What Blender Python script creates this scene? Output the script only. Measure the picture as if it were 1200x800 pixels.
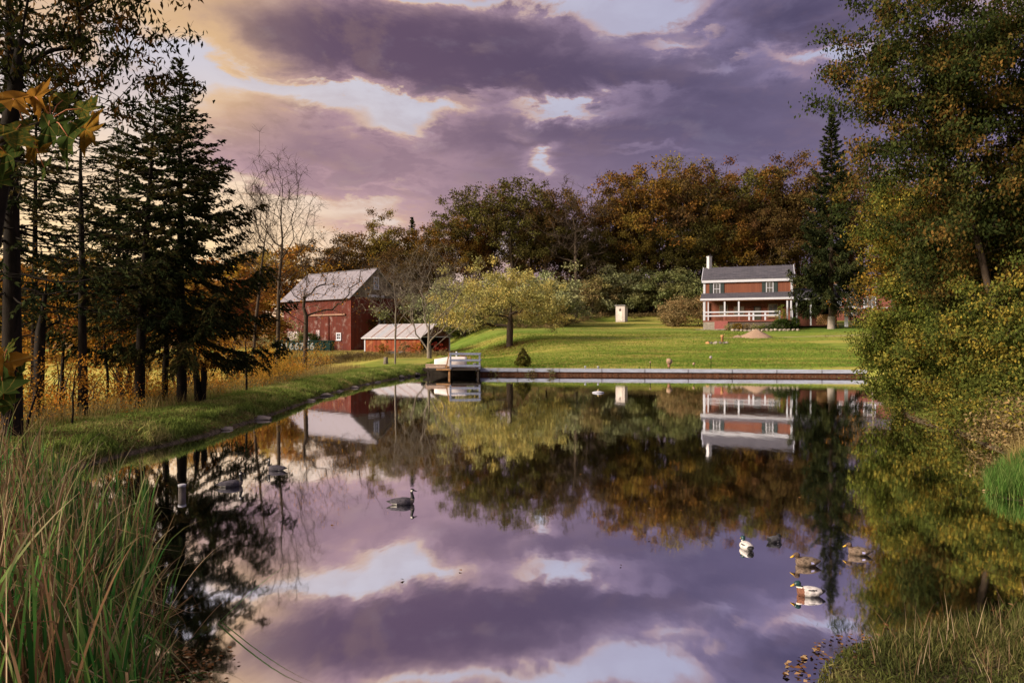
import bpy, bmesh, math, random
import numpy as np
from mathutils import Vector, Matrix, noise as mnoise

for o in list(bpy.data.objects): bpy.data.objects.remove(o)
scene = bpy.context.scene
R = math.radians
COL = scene.collection
CAMH, FPX, YH = 3.0, 800.0, 397.0

# ------------------------------------------------------------------ camera
cam = bpy.data.cameras.new('camera'); camo = bpy.data.objects.new('camera', cam); COL.objects.link(camo)
camo.location = (0, 0, CAMH)
camo.rotation_euler = (R(90) - math.atan(3.0 / FPX), 0, 0)
cam.sensor_width = 36; cam.lens = 24.0; cam.clip_start = 0.05; cam.clip_end = 6000
scene.camera = camo

# ------------------------------------------------------------------ exposure / render
scene.view_settings.view_transform = 'Standard'; scene.view_settings.look = 'None'
scene.view_settings.exposure = 1.45; scene.view_settings.gamma = 1
scene.render.engine = 'CYCLES'
cy = scene.cycles
cy.use_denoising = True
try: cy.denoiser = 'OPENIMAGEDENOISE'
except Exception: pass
cy.max_bounces = 6; cy.diffuse_bounces = 2; cy.glossy_bounces = 3; cy.transmission_bounces = 3
cy.transparent_max_bounces = 4; cy.caustics_reflective = False; cy.caustics_refractive = False
cy.sample_clamp_indirect = 4

# ------------------------------------------------------------------ sun
SUN_AZ = R(-113); SUN_EL = R(24)          # azimuth measured from the view direction, negative = left
sd = Vector((math.sin(SUN_AZ) * math.cos(SUN_EL), math.cos(SUN_AZ) * math.cos(SUN_EL), math.sin(SUN_EL)))
sun = bpy.data.lights.new('sun', 'SUN'); suno = bpy.data.objects.new('sun', sun); COL.objects.link(suno)
sun.energy = 3.2; sun.angle = R(20); sun.color = (1.0, 0.83, 0.64)
suno.rotation_euler = sd.to_track_quat('Z', 'Y').to_euler()

# ------------------------------------------------------------------ node helpers
class NT:
    def __init__(s, tree): s.t = tree; s.n = tree.nodes; s.l = tree.links
    def add(s, typ, **kw):
        nd = s.n.new(typ)
        for k, v in kw.items(): setattr(nd, k, v)
        return nd
    def put(s, sock, v):
        if v is None: return
        if isinstance(v, bpy.types.NodeSocket): s.l.new(v, sock)
        elif isinstance(v, (tuple, list)) and sock.type == 'RGBA' and len(v) == 3: sock.default_value = (*v, 1)
        else: sock.default_value = v
    def math(s, op, a, b=None, c=None, clamp=False):
        m = s.add('ShaderNodeMath', operation=op, use_clamp=clamp)
        s.put(m.inputs[0], a); s.put(m.inputs[1], b); s.put(m.inputs[2], c)
        return m.outputs[0]
    def mix(s, f, a, b, mode='MIX'):
        m = s.add('ShaderNodeMix', data_type='RGBA', blend_type=mode)
        s.put(m.inputs[0], f); s.put(m.inputs[6], a); s.put(m.inputs[7], b)
        return m.outputs[2]
    def noise(s, vec, scale, detail=4, rough=.55, dist=0):
        m = s.add('ShaderNodeTexNoise'); s.put(m.inputs['Vector'], vec)
        m.inputs['Scale'].default_value = scale; m.inputs['Detail'].default_value = detail
        m.inputs['Roughness'].default_value = rough; m.inputs['Distortion'].default_value = dist
        return m.outputs['Fac']
    def ramp(s, fac, stops, interp='LINEAR'):
        m = s.add('ShaderNodeValToRGB'); m.color_ramp.interpolation = interp
        e = m.color_ramp.elements
        while len(e) < len(stops): e.new(.5)
        for k, (p, c) in enumerate(stops):
            e[k].position = p; e[k].color = (*c, 1) if isinstance(c, (tuple, list)) else (c, c, c, 1)
        s.put(m.inputs[0], fac); return m.outputs[0]
    def scale(s, vec, sc, loc=(0, 0, 0)):
        m = s.add('ShaderNodeMapping'); s.put(m.inputs['Vector'], vec)
        m.inputs['Scale'].default_value = sc; m.inputs['Location'].default_value = loc
        return m.outputs[0]
    def sm(s, v, a, b):
        m = s.add('ShaderNodeMapRange', interpolation_type='SMOOTHSTEP')
        s.put(m.inputs[0], v); m.inputs[1].default_value = a; m.inputs[2].default_value = b
        return m.outputs[0]

# ------------------------------------------------------------------ world: Nishita sky with a dusk cloud deck
world = bpy.data.worlds.new('World'); scene.world = world; world.use_nodes = True
w = NT(world.node_tree); w.n.clear()
wo = w.add('ShaderNodeOutputWorld'); bg = w.add('ShaderNodeBackground'); w.l.new(bg.outputs[0], wo.inputs[0])
bg.inputs[1].default_value = 0.1
sky = w.add('ShaderNodeTexSky', sky_type='NISHITA'); sky.sun_disc = False
sky.sun_elevation = SUN_EL; sky.sun_rotation = SUN_AZ; sky.air_density = 1.6; sky.dust_density = 2.5
tc = w.add('ShaderNodeTexCoord'); sep = w.add('ShaderNodeSeparateXYZ'); w.l.new(tc.outputs['Generated'], sep.inputs[0])
X, Y, Z = sep.outputs
az = w.math('ARCTAN2', X, Y); el = w.math('ARCSINE', Z)
zz = w.math('ADD', w.math('MAXIMUM', Z, 0.0), 0.16)
cp = w.add('ShaderNodeCombineXYZ'); w.put(cp.inputs[0], w.math('DIVIDE', X, zz)); w.put(cp.inputs[1], w.math('DIVIDE', Y, zz))
plane = cp.outputs[0]
n1 = w.noise(plane, 1.25, 9, .58, .2)
n1s = w.noise(w.scale(plane, (1, 1, 1), (-.10, -.05, 0)), 1.25, 9, .58, .2)      # the same field a step towards the sun
n2 = w.noise(w.scale(plane, (1, 1, 1), (7.3, 2.1, 0)), 4.2, 8, .62, .25)
n2s = w.noise(w.scale(plane, (1, 1, 1), (7.26, 2.13, 0)), 4.2, 8, .62, .25)
azw = w.math('ADD', az, w.math('MULTIPLY', w.math('SUBTRACT', n1, .5), .24))
elw = w.math('ADD', el, w.math('MULTIPLY', w.math('SUBTRACT', n2, .5), .11))
def blob(px, py, rx, ry, amp):
    u = (px - 600) / FPX; v = (YH - py) / FPX
    a0 = math.atan(u); e0 = math.atan(v * math.cos(a0))
    da = w.math('DIVIDE', w.math('SUBTRACT', azw, a0), rx / FPX)
    de = w.math('DIVIDE', w.math('SUBTRACT', elw, e0), ry / FPX)
    q = w.math('ADD', w.math('MULTIPLY', da, da), w.math('MULTIPLY', de, de))
    return w.math('MULTIPLY', w.math('EXPONENT', w.math('MULTIPLY', q, -1.0)), amp)
BL = [  # banks of cloud (+) and clear gaps (-)
 (300, 30, 110, 40, .45), (400, 50, 120, 50, .75), (540, 70, 130, 42, .9), (690, 105, 150, 42, .85), (620, 30, 60, 14, .3), (930, 15, 130, 34, .95), (880, 130, 170, 50, .6),
 (345, 175, 80, 34, .65), (470, 225, 160, 44, .6), (600, 165, 110, 22, .7), (740, 205, 200, 50, .6), (950, 215, 150, 60, .6),
 (385, 108, 110, 13, -1.05), (470, 140, 42, 16, -.95), (520, 125, 60, 9, -.6), (665, 127, 70, 13, -1.5), (640, 190, 16, 18, -1.3), (610, 158, 24, 8, -.6), (560, 110, 30, 6, -.6),
 (510, 0, 90, 9, -.9), (745, 18, 62, 11, -1.0), (690, 4, 70, 7, -.6), (785, 50, 50, 9, -.8), (965, 62, 60, 9, -1.0), (770, 176, 40, 5, -.5), (870, 190, 60, 5, -.35), (220, 75, 60, 36, -.45), (120, 130, 130, 45, -.7),
 (925, 92, 45, 7, -.45), (850, 70, 40, 6, -.5), (760, 112, 40, 5, -.3), (340, 236, 110, 12, -.5), (450, 214, 60, 5, -.45), (380, 292, 150, 24, -.7), (100, 260, 260, 70, -.8),
]
acc = None
for b in BL:
    v = blob(*b); acc = v if acc is None else w.math('ADD', acc, v)
nn = w.math('ADD', w.math('MULTIPLY', w.math('SUBTRACT', n1, .5), 1.7), w.math('MULTIPLY', w.math('SUBTRACT', n2, .5), .95))
dens = w.math('ADD', w.math('ADD', nn, acc), w.math('MULTIPLY_ADD', w.sm(Y, 0.1, 0.6), .20, -.04))  # cloud cover thinned outside the view to lift the fill light
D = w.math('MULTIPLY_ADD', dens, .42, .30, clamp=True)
lit = w.math('ADD', w.math('MULTIPLY', w.math('SUBTRACT', n1, n1s), 7.0), w.math('MULTIPLY', w.math('SUBTRACT', n2, n2s), 4.5))
cool = w.sm(az, -.28, .35)
low = w.sm(el, .40, .10)
warmside = w.sm(az, -.02, -.5)
gap = w.mix(w.sm(el, .26, .08), (2.3, 2.12, 2.4), (2.9, 2.0, 1.75))
gap = w.mix(w.math('MULTIPLY', w.sm(n2, .40, .66), .5), gap, (1.65, 1.30, 1.50))
gap = w.mix(w.math('MULTIPLY', low, warmside), gap, (4.3, 2.9, 1.55))
gap = w.mix(w.math('MULTIPLY', cool, .6), gap, (1.25, 1.2, 1.95))
gap = w.mix(.10, gap, sky.outputs[0])
gold = w.mix(cool, (2.7, 1.75, 1.0), (1.75, 1.1, 1.15))
body = w.mix(cool, (1.55, 1.0, 1.18), (.88, .71, 1.18))
body = w.mix(w.math('MULTIPLY', low, .75), body, w.mix(cool, (2.2, 1.4, 1.48), (1.05, .83, 1.28)))
core = w.mix(cool, (.50, .32, .52), (.29, .24, .48))
core = w.mix(w.math('MULTIPLY', low, .75), core, body)
c = w.mix(w.sm(D, .38, .84), body, core)
# sunward sides of the billows catch the low light, most of all where the cloud is thin
thin = w.sm(D, .62, .26)
g1 = w.math('MULTIPLY', w.sm(lit, -.05, .85), w.math('MULTIPLY_ADD', thin, .8, .12))
g1 = w.math('MULTIPLY', g1, w.math('MULTIPLY_ADD', warmside, .45, .55))
c = w.mix(g1, c, gold)
c = w.mix(w.math('MULTIPLY', w.sm(lit, -.02, -.7), .45), c, core)
c = w.mix(w.math('MULTIPLY', w.math('MULTIPLY', w.sm(az, -.24, -.42), w.sm(el, .22, .34)), w.math('MULTIPLY_ADD', w.sm(D, .80, .42), .65, .15)), c, (2.9, 1.9, .95))
c = w.mix(w.math('MULTIPLY', w.math('MULTIPLY', w.sm(az, .08, -.35), w.sm(el, .21, .05)), .8), c, (4.3, 2.75, 1.55))
c = w.mix(w.math('MULTIPLY', w.sm(n2, .53, .70), w.math('MULTIPLY_ADD', thin, .5, .08)), c, gap)
cream = w.mix(cool, (2.9, 2.1, 1.5), (1.9, 1.35, 1.5))
c = w.mix(w.math('MULTIPLY', w.sm(D, .44, .32), .62), c, cream)
c = w.mix(w.sm(D, .36, .20), c, gap)
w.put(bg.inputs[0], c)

# ------------------------------------------------------------------ materials
MATS = {}
def mat(name, build):
    if name in MATS: return MATS[name]
    m = bpy.data.materials.new(name); m.use_nodes = True; t = NT(m.node_tree); t.n.clear()
    out = t.add('ShaderNodeOutputMaterial'); sh = build(t); t.l.new(sh, out.inputs[0]); MATS[name] = m
    return m
def princ(t, col, rough=.8, spec=.3, bump=None, bstr=.3, bdist=.02, metal=0):
    p = t.add('ShaderNodeBsdfPrincipled'); t.put(p.inputs['Base Color'], col); t.put(p.inputs['Roughness'], rough)
    t.put(p.inputs['Specular IOR Level'], spec); p.inputs['Metallic'].default_value = metal
    if bump is not None:
        b = t.add('ShaderNodeBump'); b.inputs['Strength'].default_value = bstr; b.inputs['Distance'].default_value = bdist
        t.put(b.inputs['Height'], bump); t.l.new(b.outputs[0], p.inputs['Normal'])
    return p.outputs[0]
def objco(t): return t.add('ShaderNodeTexCoord').outputs['Object']
def posco(t): return t.add('ShaderNodeNewGeometry').outputs['Position']
def plain(name, col, rough=.7, var=.25, sc=6, spec=.3, bump=.2):
    def b(t):
        n = t.noise(objco(t), sc, 5, .6)
        d = tuple(x * (1 - var) for x in col); u = tuple(min(1, x * (1 + var)) for x in col)
        return princ(t, t.ramp(n, [(.3, d), (.7, u)]), rough, spec, n, bump, .02)
    return mat(name, b)
def boards(name, col, col2, width, worn=(.35, .3, .28), wornness=.0, axis='X'):
    """vertical boards: colour differs a little from board to board, joints are relief"""
    def b(t):
        oc = objco(t); s = t.add('ShaderNodeSeparateXYZ'); t.l.new(oc, s.inputs[0])
        u = t.math('DIVIDE', s.outputs[axis], width)
        fl = t.math('FLOOR', u); fr = t.math('FRACT', u)
        wn = t.add('ShaderNodeTexWhiteNoise', noise_dimensions='1D'); t.put(wn.inputs['W'], fl)
        g = t.noise(t.scale(oc, (5, 5, .5)), 3, 5, .65)
        cc = t.mix(wn.outputs[0], col, col2)
        cc = t.mix(t.math('MULTIPLY', t.sm(g, .35, .75), .45), cc, tuple(x * .55 for x in col))
        if wornness: cc = t.mix(t.math('MULTIPLY', t.sm(t.noise(oc, .8, 6, .7), .5, .68), wornness), cc, worn)
        j = t.math('LESS_THAN', t.math('ABSOLUTE', t.math('SUBTRACT', fr, .5)), .44)
        return princ(t, cc, .85, .15, j, .8, .03)
    return mat(name, b)
def leafmat(name, colA, colB, colC=None, trans=.35, objtint=False, tone=True, val=.8):
    """leaf colour differs from leaf to leaf (random per island) and from clump to clump (tone attribute)"""
    def b(t):
        g = t.add('ShaderNodeNewGeometry'); rnd = g.outputs['Random Per Island']
        at = t.add('ShaderNodeAttribute', attribute_name='tone'); tn = at.outputs['Fac']
        if objtint:
            oi = t.add('ShaderNodeObjectInfo'); base = oi.outputs['Color']
            hs = t.add('ShaderNodeHueSaturation'); t.put(hs.inputs['Color'], base)
            t.put(hs.inputs['Hue'], t.math('ADD', .5, t.math('MULTIPLY', t.math('SUBTRACT', tn, .25), .06)))
            t.put(hs.inputs['Value'], t.math('ADD', .55, t.math('MULTIPLY', t.math('ADD', rnd, tn), .5)))
            cc = hs.outputs[0]
        else:
            f = t.math('ADD', t.math('MULTIPLY', rnd, .5), t.math('MULTIPLY', t.math('SUBTRACT', tn, .25), 1.0), clamp=True)
            st = [(0, colA), (.55, colB), (1, colC or colB)]
            cc = t.ramp(f, st)
            hs = t.add('ShaderNodeHueSaturation'); t.put(hs.inputs['Color'], cc)
            t.put(hs.inputs['Value'], t.math('ADD', val - .25, t.math('MULTIPLY', t.math('FRACT', t.math('MULTIPLY', rnd, 7.31)), .7)))
            cc = hs.outputs[0]
        d = t.add('ShaderNodeBsdfDiffuse'); t.put(d.inputs[0], cc)
        tr = t.add('ShaderNodeBsdfTranslucent'); t.put(tr.inputs[0], cc)
        m = t.add('ShaderNodeMixShader'); m.inputs[0].default_value = trans
        t.l.new(d.outputs[0], m.inputs[1]); t.l.new(tr.outputs[0], m.inputs[2])
        return m.outputs[0]
    return mat(name, b)
def barkmat(name, a, b_, sc=8):
    def b(t):
        oc = objco(t); n = t.noise(t.scale(oc, (1, 1, .3)), sc, 6, .7)
        return princ(t, t.ramp(n, [(.35, a), (.65, b_)]), .9, .1, n, .7, .03)
    return mat(name, b)

M = {}
M['bark'] = barkmat('bark_dark', (.028, .021, .016), (.075, .056, .042))
M['bark_grey'] = barkmat('bark_grey', (.10, .085, .07), (.21, .18, .15))
M['bark_birch'] = barkmat('bark_birch', (.04, .034, .028), (.15, .13, .11), 5)
M['bark_black'] = barkmat('bark_black', (.006, .005, .004), (.020, .015, .012))
M['forest_leaf'] = leafmat('forest_leaf', None, None, objtint=True, trans=.2)
M['spruce'] = leafmat('spruce_needles', (.018, .028, .013), (.038, .048, .018), (.085, .060, .022), .18)
M['spruce_far'] = leafmat('spruce_needles_far', (.012, .018, .009), (.024, .032, .013), (.058, .062, .022), .1)
M['hard_dark'] = leafmat('leaf_dark_green', (.016, .022, .008), (.032, .034, .010), (.10, .045, .012), .2)
M['leaf_orange'] = leafmat('leaf_orange', (.22, .11, .022), (.42, .18, .025), (.50, .27, .045), .45)
M['leaf_scrub'] = leafmat('leaf_scrub', (.20, .19, .035), (.50, .28, .045), (.58, .20, .030), .5)
M['leaf_yellow'] = leafmat('leaf_yellow_green', (.30, .31, .11), (.48, .44, .16), (.60, .46, .14), .35)
M['leaf_right'] = leafmat('leaf_olive', (.06, .085, .02), (.135, .155, .034), (.34, .25, .045), .35)
M['leaf_upper'] = leafmat('leaf_brown_green', (.028, .042, .014), (.060, .070, .020), (.18, .10, .028), .3)
M['leaf_green'] = leafmat('leaf_bright_green', (.06, .085, .018), (.15, .18, .035), (.28, .25, .05), .35)
M['leaf_gold'] = leafmat('leaf_gold', (.07, .07, .018), (.20, .135, .025), (.34, .19, .03), .35)
M['olive_brush'] = leafmat('leaf_olive_brush', (.16, .17, .07), (.27, .27, .12), (.42, .32, .14), .25)
M['tan_brush'] = leafmat('leaf_tan_brush', (.14, .11, .05), (.26, .20, .10), (.34, .22, .10), .25)
M['bush'] = leafmat('leaf_bush', (.015, .03, .008), (.035, .06, .014), (.07, .09, .02), .2)
M['fallen'] = leafmat('fallen_leaf', (.07, .035, .015), (.20, .095, .035), (.36, .25, .14), .1)

def grassmat(name, lo, mid, hi, objt=False):
    return leafmat(name, lo, mid, hi, .4)
M['grass_bank'] = grassmat('grass_bank', (.13, .19, .04), (.24, .31, .075), (.46, .40, .16))
M['grass_lawn'] = grassmat('grass_lawn', (.11, .20, .030), (.18, .28, .045), (.40, .36, .10))
M['grass_bright'] = grassmat('grass_bright', (.045, .10, .022), (.085, .19, .036), (.22, .29, .09))
M['grass_fore'] = grassmat('grass_fore', (.05, .06, .02), (.10, .115, .032), (.22, .19, .085))
M['grass_tan'] = grassmat('grass_tan', (.16, .13, .04), (.34, .26, .10), (.42, .33, .15))

def reedb(t):
    at = t.add('ShaderNodeAttribute', attribute_name='tone'); hh = t.add('ShaderNodeAttribute', attribute_name='along')
    g = t.add('ShaderNodeNewGeometry')
    green = t.ramp(g.outputs['Random Per Island'], [(0, (.018, .065, .018)), (.5, (.050, .165, .036)), (1, (.15, .26, .06))])
    dry = t.ramp(g.outputs['Random Per Island'], [(0, (.08, .045, .028)), (.5, (.22, .13, .07)), (1, (.42, .32, .22))])
    tipf = t.math('MULTIPLY', t.sm(hh.outputs['Fac'], .5, .95), .9)
    f = t.math('MAXIMUM', t.sm(at.outputs['Fac'], .45, .6), tipf)
    cc = t.mix(f, green, dry)
    d = t.add('ShaderNodeBsdfDiffuse'); t.put(d.inputs[0], cc); tr = t.add('ShaderNodeBsdfTranslucent'); t.put(tr.inputs[0], cc)
    m = t.add('ShaderNodeMixShader'); m.inputs[0].default_value = .3
    t.l.new(d.outputs[0], m.inputs[1]); t.l.new(tr.outputs[0], m.inputs[2])
    return m.outputs[0]
M['reed'] = mat('reed', reedb)

def groundb(t):
    P = posco(t); s = t.add('ShaderNodeSeparateXYZ'); t.l.new(P, s.inputs[0])
    x, y, z = s.outputs
    big = t.noise(t.scale(P, (.035, .16, .1)), 1, 4, .55)
    mid = t.noise(P, .55, 5, .6); fine = t.noise(P, 5, 6, .75); vf = t.noise(P, 22, 4, .8)
    green = t.mix(t.sm(mid, .35, .65), (.12, .175, .028), (.19, .24, .036))
    dry = t.mix(t.sm(fine, .3, .7), (.36, .32, .07), (.44, .35, .11))
    lawn = t.mix(t.math('MULTIPLY', t.sm(big, .42, .62), .8), green, dry)
    lawn = t.mix(t.math('MULTIPLY', t.sm(t.noise(t.scale(P, (1, 1, 1), (40, 9, 0)), .22, 4, .6), .56, .72), .55), lawn, (.20, .16, .06))
    lawn = t.mix(t.math('MULTIPLY', t.sm(fine, .5, .8), .35), lawn, (.20, .22, .05))
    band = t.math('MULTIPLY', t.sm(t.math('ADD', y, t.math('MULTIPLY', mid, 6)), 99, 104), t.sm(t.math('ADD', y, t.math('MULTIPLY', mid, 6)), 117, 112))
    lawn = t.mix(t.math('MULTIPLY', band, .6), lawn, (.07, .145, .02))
    pth = t.math('ABSOLUTE', t.math('SUBTRACT', t.math('ADD', y, t.math('MULTIPLY', fine, .8)), t.math('ADD', 91.0, t.math('MULTIPLY', x, .03))))
    lawn = t.mix(t.math('MULTIPLY', t.math('MULTIPLY', t.sm(pth, .9, .3), .65), t.sm(x, 3, 8)), lawn, (.34, .27, .17))
    # woodland floor and the unmown field to the left
    wood = t.mix(t.sm(fine, .3, .7), (.09, .055, .025), (.22, .13, .05))
    field = t.mix(t.sm(mid, .35, .65), (.34, .36, .07), (.55, .44, .12))
    wl = t.sm(t.math('ADD', t.math('SUBTRACT', y, t.math('MULTIPLY', t.sm(x, 6, 20), 19)), t.math('MULTIPLY', mid, 12)), 128, 134)
    cc = t.mix(wl, lawn, wood)
    fl = t.math('MULTIPLY', t.sm(x, -13.2, -16), t.sm(y, 112, 80))
    cc = t.mix(fl, cc, field)
    # leaf-strewn dyke path on the left bank and the near banks
    lb = t.math('MULTIPLY', t.sm(y, 48, 22), t.sm(x, 30, 5))
    litter = t.mix(t.sm(vf, .45, .65), (.055, .070, .018), (.20, .12, .045))
    cc = t.mix(t.math('MULTIPLY', lb, .75), cc, litter)
    near = t.sm(t.math('ADD', z, t.math('MULTIPLY', t.math('SUBTRACT', mid, .5), .25)), .16, .03)
    cc = t.mix(near, cc, t.mix(t.sm(fine, .4, .6), (.045, .035, .022), (.15, .12, .08)))
    b1 = t.math('ADD', fine, t.math('MULTIPLY', vf, .6))
    return princ(t, cc, .95, .1, b1, .6, .08)
M['ground'] = mat('ground', groundb)

def waterb(t):
    P = posco(t)
    n = t.noise(t.scale(P, (1, .45, 1)), 2.2, 3, .5); n3 = t.noise(t.scale(P, (1, .3, 1)), .35, 2, .5)
    b = t.add('ShaderNodeBump'); b.inputs['Strength'].default_value = .035; b.inputs['Distance'].default_value = .04
    t.put(b.inputs['Height'], t.math('ADD', n, t.math('MULTIPLY', n3, 1.5)))
    gl = t.add('ShaderNodeBsdfGlossy'); gl.inputs['Color'].default_value = (.97, .97, 1, 1); gl.inputs['Roughness'].default_value = .035
    t.l.new(b.outputs[0], gl.inputs['Normal'])
    df = t.add('ShaderNodeBsdfDiffuse'); df.inputs[0].default_value = (.018, .022, .018, 1)
    lw = t.add('ShaderNodeLayerWeight'); lw.inputs['Blend'].default_value = .5
    f = t.math('MULTIPLY_ADD', t.sm(lw.outputs['Facing'], .45, .9), .06, .93)
    m = t.add('ShaderNodeMixShader'); t.put(m.inputs[0], f)
    t.l.new(df.outputs[0], m.inputs[1]); t.l.new(gl.outputs[0], m.inputs[2])
    return m.outputs[0]
M['water'] = mat('water', waterb)

# ------------------------------------------------------------------ object helpers
def link(o, parent=None):
    COL.objects.link(o)
    if parent is not None: o.parent = parent
    return o
def tag(o, label=None, cat=None, group=None, kind=None):
    if label: o['label'] = label
    if cat: o['category'] = cat
    if group: o['group'] = group
    if kind: o['kind'] = kind
    return o
def empty(name, loc=(0, 0, 0), rz=0, label=None, cat=None, group=None):
    o = bpy.data.objects.new(name, None); o.location = loc; o.rotation_euler = (0, 0, rz); link(o)
    return tag(o, label, cat, group)
def sharecopy(o, parent=None):
    c = o.copy(); COL.objects.link(c); c.parent = parent
    for ch in list(o.children): sharecopy(ch, c)
    return c

class MB:
    def __init__(s): s.v = []; s.f = []; s.m = []; s.sm = []
    def add(s, vs, fs, mi=0, smooth=False):
        k = len(s.v); s.v.extend([tuple(p) for p in vs]); s.f.extend([tuple(k + i for i in f) for f in fs])
        s.m.extend([mi] * len(fs)); s.sm.extend([smooth] * len(fs)); return s
    def box(s, c, d, mi=0, rot=None):
        hx, hy, hz = d[0] / 2, d[1] / 2, d[2] / 2
        vs = [Vector((sx * hx, sy * hy, sz * hz)) for sz in (-1, 1) for sy in (-1, 1) for sx in (-1, 1)]
        if rot is not None: vs = [rot @ p for p in vs]
        vs = [p + Vector(c) for p in vs]
        return s.add(vs, [(0, 2, 3, 1), (4, 5, 7, 6), (0, 1, 5, 4), (2, 6, 7, 3), (1, 3, 7, 5), (0, 4, 6, 2)], mi)
    def beam(s, a, b, wd, th, mi=0, up=Vector((0, 0, 1))):
        a = Vector(a); b = Vector(b); d = (b - a); L = d.length; d.normalize()
        if abs(d.dot(up)) > .99: up = Vector((0, 1, 0))
        x = d.cross(up).normalized(); z = x.cross(d)
        return s.box((a + b) / 2, (wd, L, th), mi, Matrix((x, d, z)).transposed())
    def tube(s, pts, rad, n=6, mi=0, cap=True, smooth=True):
        pts = [Vector(p) for p in pts]; k = len(pts)
        if not hasattr(rad, '__len__'): rad = [rad] * k
        vs = []; ref = None
        for i, p in enumerate(pts):
            d = (pts[min(i + 1, k - 1)] - pts[max(i - 1, 0)])
            d = d.normalized() if d.length > 1e-9 else Vector((0, 0, 1))
            if ref is None: ref = Vector((1, 0, 0)) if abs(d.x) < .9 else Vector((0, 1, 0))
            a = (ref - d * ref.dot(d)).normalized(); b = d.cross(a); ref = a
            for j in range(n):
                t = 2 * math.pi * j / n; vs.append(p + (a * math.cos(t) + b * math.sin(t)) * rad[i])
        fs = [(i * n + j, i * n + (j + 1) % n, (i + 1) * n + (j + 1) % n, (i + 1) * n + j) for i in range(k - 1) for j in range(n)]
        if cap: fs += [tuple(range(n - 1, -1, -1)), tuple((k - 1) * n + j for j in range(n))]
        return s.add(vs, fs, mi, smooth)
    def prism(s, prof, a, b, mi=0, plane='XZ'):
        """profile polygon (u,v) extruded from a to b along the remaining axis"""
        n = len(prof)
        def P(u, v, t):
            return (u, t, v) if plane == 'XZ' else ((t, u, v) if plane == 'YZ' else (u, v, t))
        vs = [P(u, v, a) for u, v in prof] + [P(u, v, b) for u, v in prof]
        fs = [tuple(range(n)), tuple(range(2 * n - 1, n - 1, -1))] + [(i, i + n, (i + 1) % n + n, (i + 1) % n) for i in range(n)]
        return s.add(vs, fs, mi)
    def build(s, name, mats, parent=None, loc=None):
        me = bpy.data.meshes.new(name); me.from_pydata(s.v, [], s.f)
        if not isinstance(mats, (list, tuple)): mats = [mats]
        for m in mats: me.materials.append(m)
        me.polygons.foreach_set('material_index', s.m); me.polygons.foreach_set('use_smooth', s.sm)
        bm = bmesh.new(); bm.from_mesh(me); bmesh.ops.recalc_face_normals(bm, faces=bm.faces); bm.to_mesh(me); bm.free()
        me.update(); o = bpy.data.objects.new(name, me)
        if loc is not None: o.location = loc
        return link(o, parent)

def quads_mesh(name, V, tone=None, mats=None, along=None, smooth=False, nv=4):
    """V: (n*nv,3) corner array, nv per face"""
    n = len(V) // nv; me = bpy.data.meshes.new(name)
    me.vertices.add(len(V)); me.vertices.foreach_set('co', np.asarray(V, np.float32).ravel())
    me.loops.add(n * nv); me.loops.foreach_set('vertex_index', np.arange(n * nv, dtype=np.int32))
    me.polygons.add(n); me.polygons.foreach_set('loop_start', np.arange(0, n * nv, nv, dtype=np.int32))
    me.polygons.foreach_set('loop_total', np.full(n, nv, np.int32))
    me.update(calc_edges=True)
    if tone is not None:
        a = me.attributes.new('tone', 'FLOAT', 'FACE'); a.data.foreach_set('value', np.asarray(tone, np.float32))
    if mats is not None: me.materials.append(mats)
    return me
def unit(a): return a / (np.linalg.norm(a, axis=-1, keepdims=True) + 1e-9)
def leaf_quads(P, size, rng, aspect=.55, axis=None, jit=1.0, flat=0.0):
    """diamond leaves at P; axis: preferred direction; flat: bias of the leaf plane to the horizontal"""
    n = len(P); size = np.broadcast_to(size, (n,)) * rng.uniform(.65, 1.35, n)
    d = rng.normal(size=(n, 3)); 
    if axis is not None: d = axis + d * jit
    d = unit(d); nrm = rng.normal(size=(n, 3)); nrm[:, 2] += flat * 2
    s = unit(np.cross(d, nrm))
    h = size[:, None] * .5; wv = s * h * aspect; dv = d * h
    up = np.cross(s, d) * h * .25
    V = np.stack([P - dv, P + wv + up, P + dv, P - wv + up], 1)
    return V.reshape(-1, 3)

# ------------------------------------------------------------------ ground
POND = np.array([(-2.6, 4.9), (-3.6, 6.2), (-5.6, 9), (-8.6, 13), (-10.1, 16), (-10.0, 17.8), (-9.5, 20.9), (-9.4, 25), (-9.6, 29.6), (-10.0, 37),
        (-9.6, 45), (-8.8, 51), (-7.6, 56), (-6.6, 58.6), (-3.6, 58.9), (-3.0, 57.0), (28.0, 53.9), (27.4, 50), (21.5, 38), (17.2, 30), (15.0, 25.8),
        (14.0, 21), (12.8, 17.6), (11.3, 15.6), (9.9, 14.2), (9.1, 12.9), (10.2, 11.6), (10.0, 9.6), (7.4, 8.3), (5.5, 7.35), (4.1, 6.95), (3.3, 6.6), (2.8, 6.15), (2.62, 5.8), (2.55, 4.8), (0.5, 3.9)])
def sdist(x, y):
    x = np.asarray(x, float); y = np.asarray(y, float)
    best = np.full(x.shape, 1e9); inside = np.zeros(x.shape, bool); n = len(POND)
    for i in range(n):
        ax, ay = POND[i]; bx, by = POND[(i + 1) % n]
        dx, dy = bx - ax, by - ay; t = np.clip(((x - ax) * dx + (y - ay) * dy) / (dx * dx + dy * dy), 0, 1)
        best = np.minimum(best, np.hypot(x - ax - t * dx, y - ay - t * dy))
        if ay != by:
            c_ = ((ay > y) != (by > y)) & (x < (bx - ax) * (y - ay) / (by - ay) + ax); inside ^= c_
    return np.where(inside, -best, best)
def sst(v, a, b):
    t = np.clip((v - a) / (b - a), 0, 1); return t * t * (3 - 2 * t)
def wall_y(x): return 57.0 - 0.1 * (x + 3.0)
def wav(x, y, f, s): return np.sin(x * f + s) * np.cos(y * f * 1.3 + s * 2.1)
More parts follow.
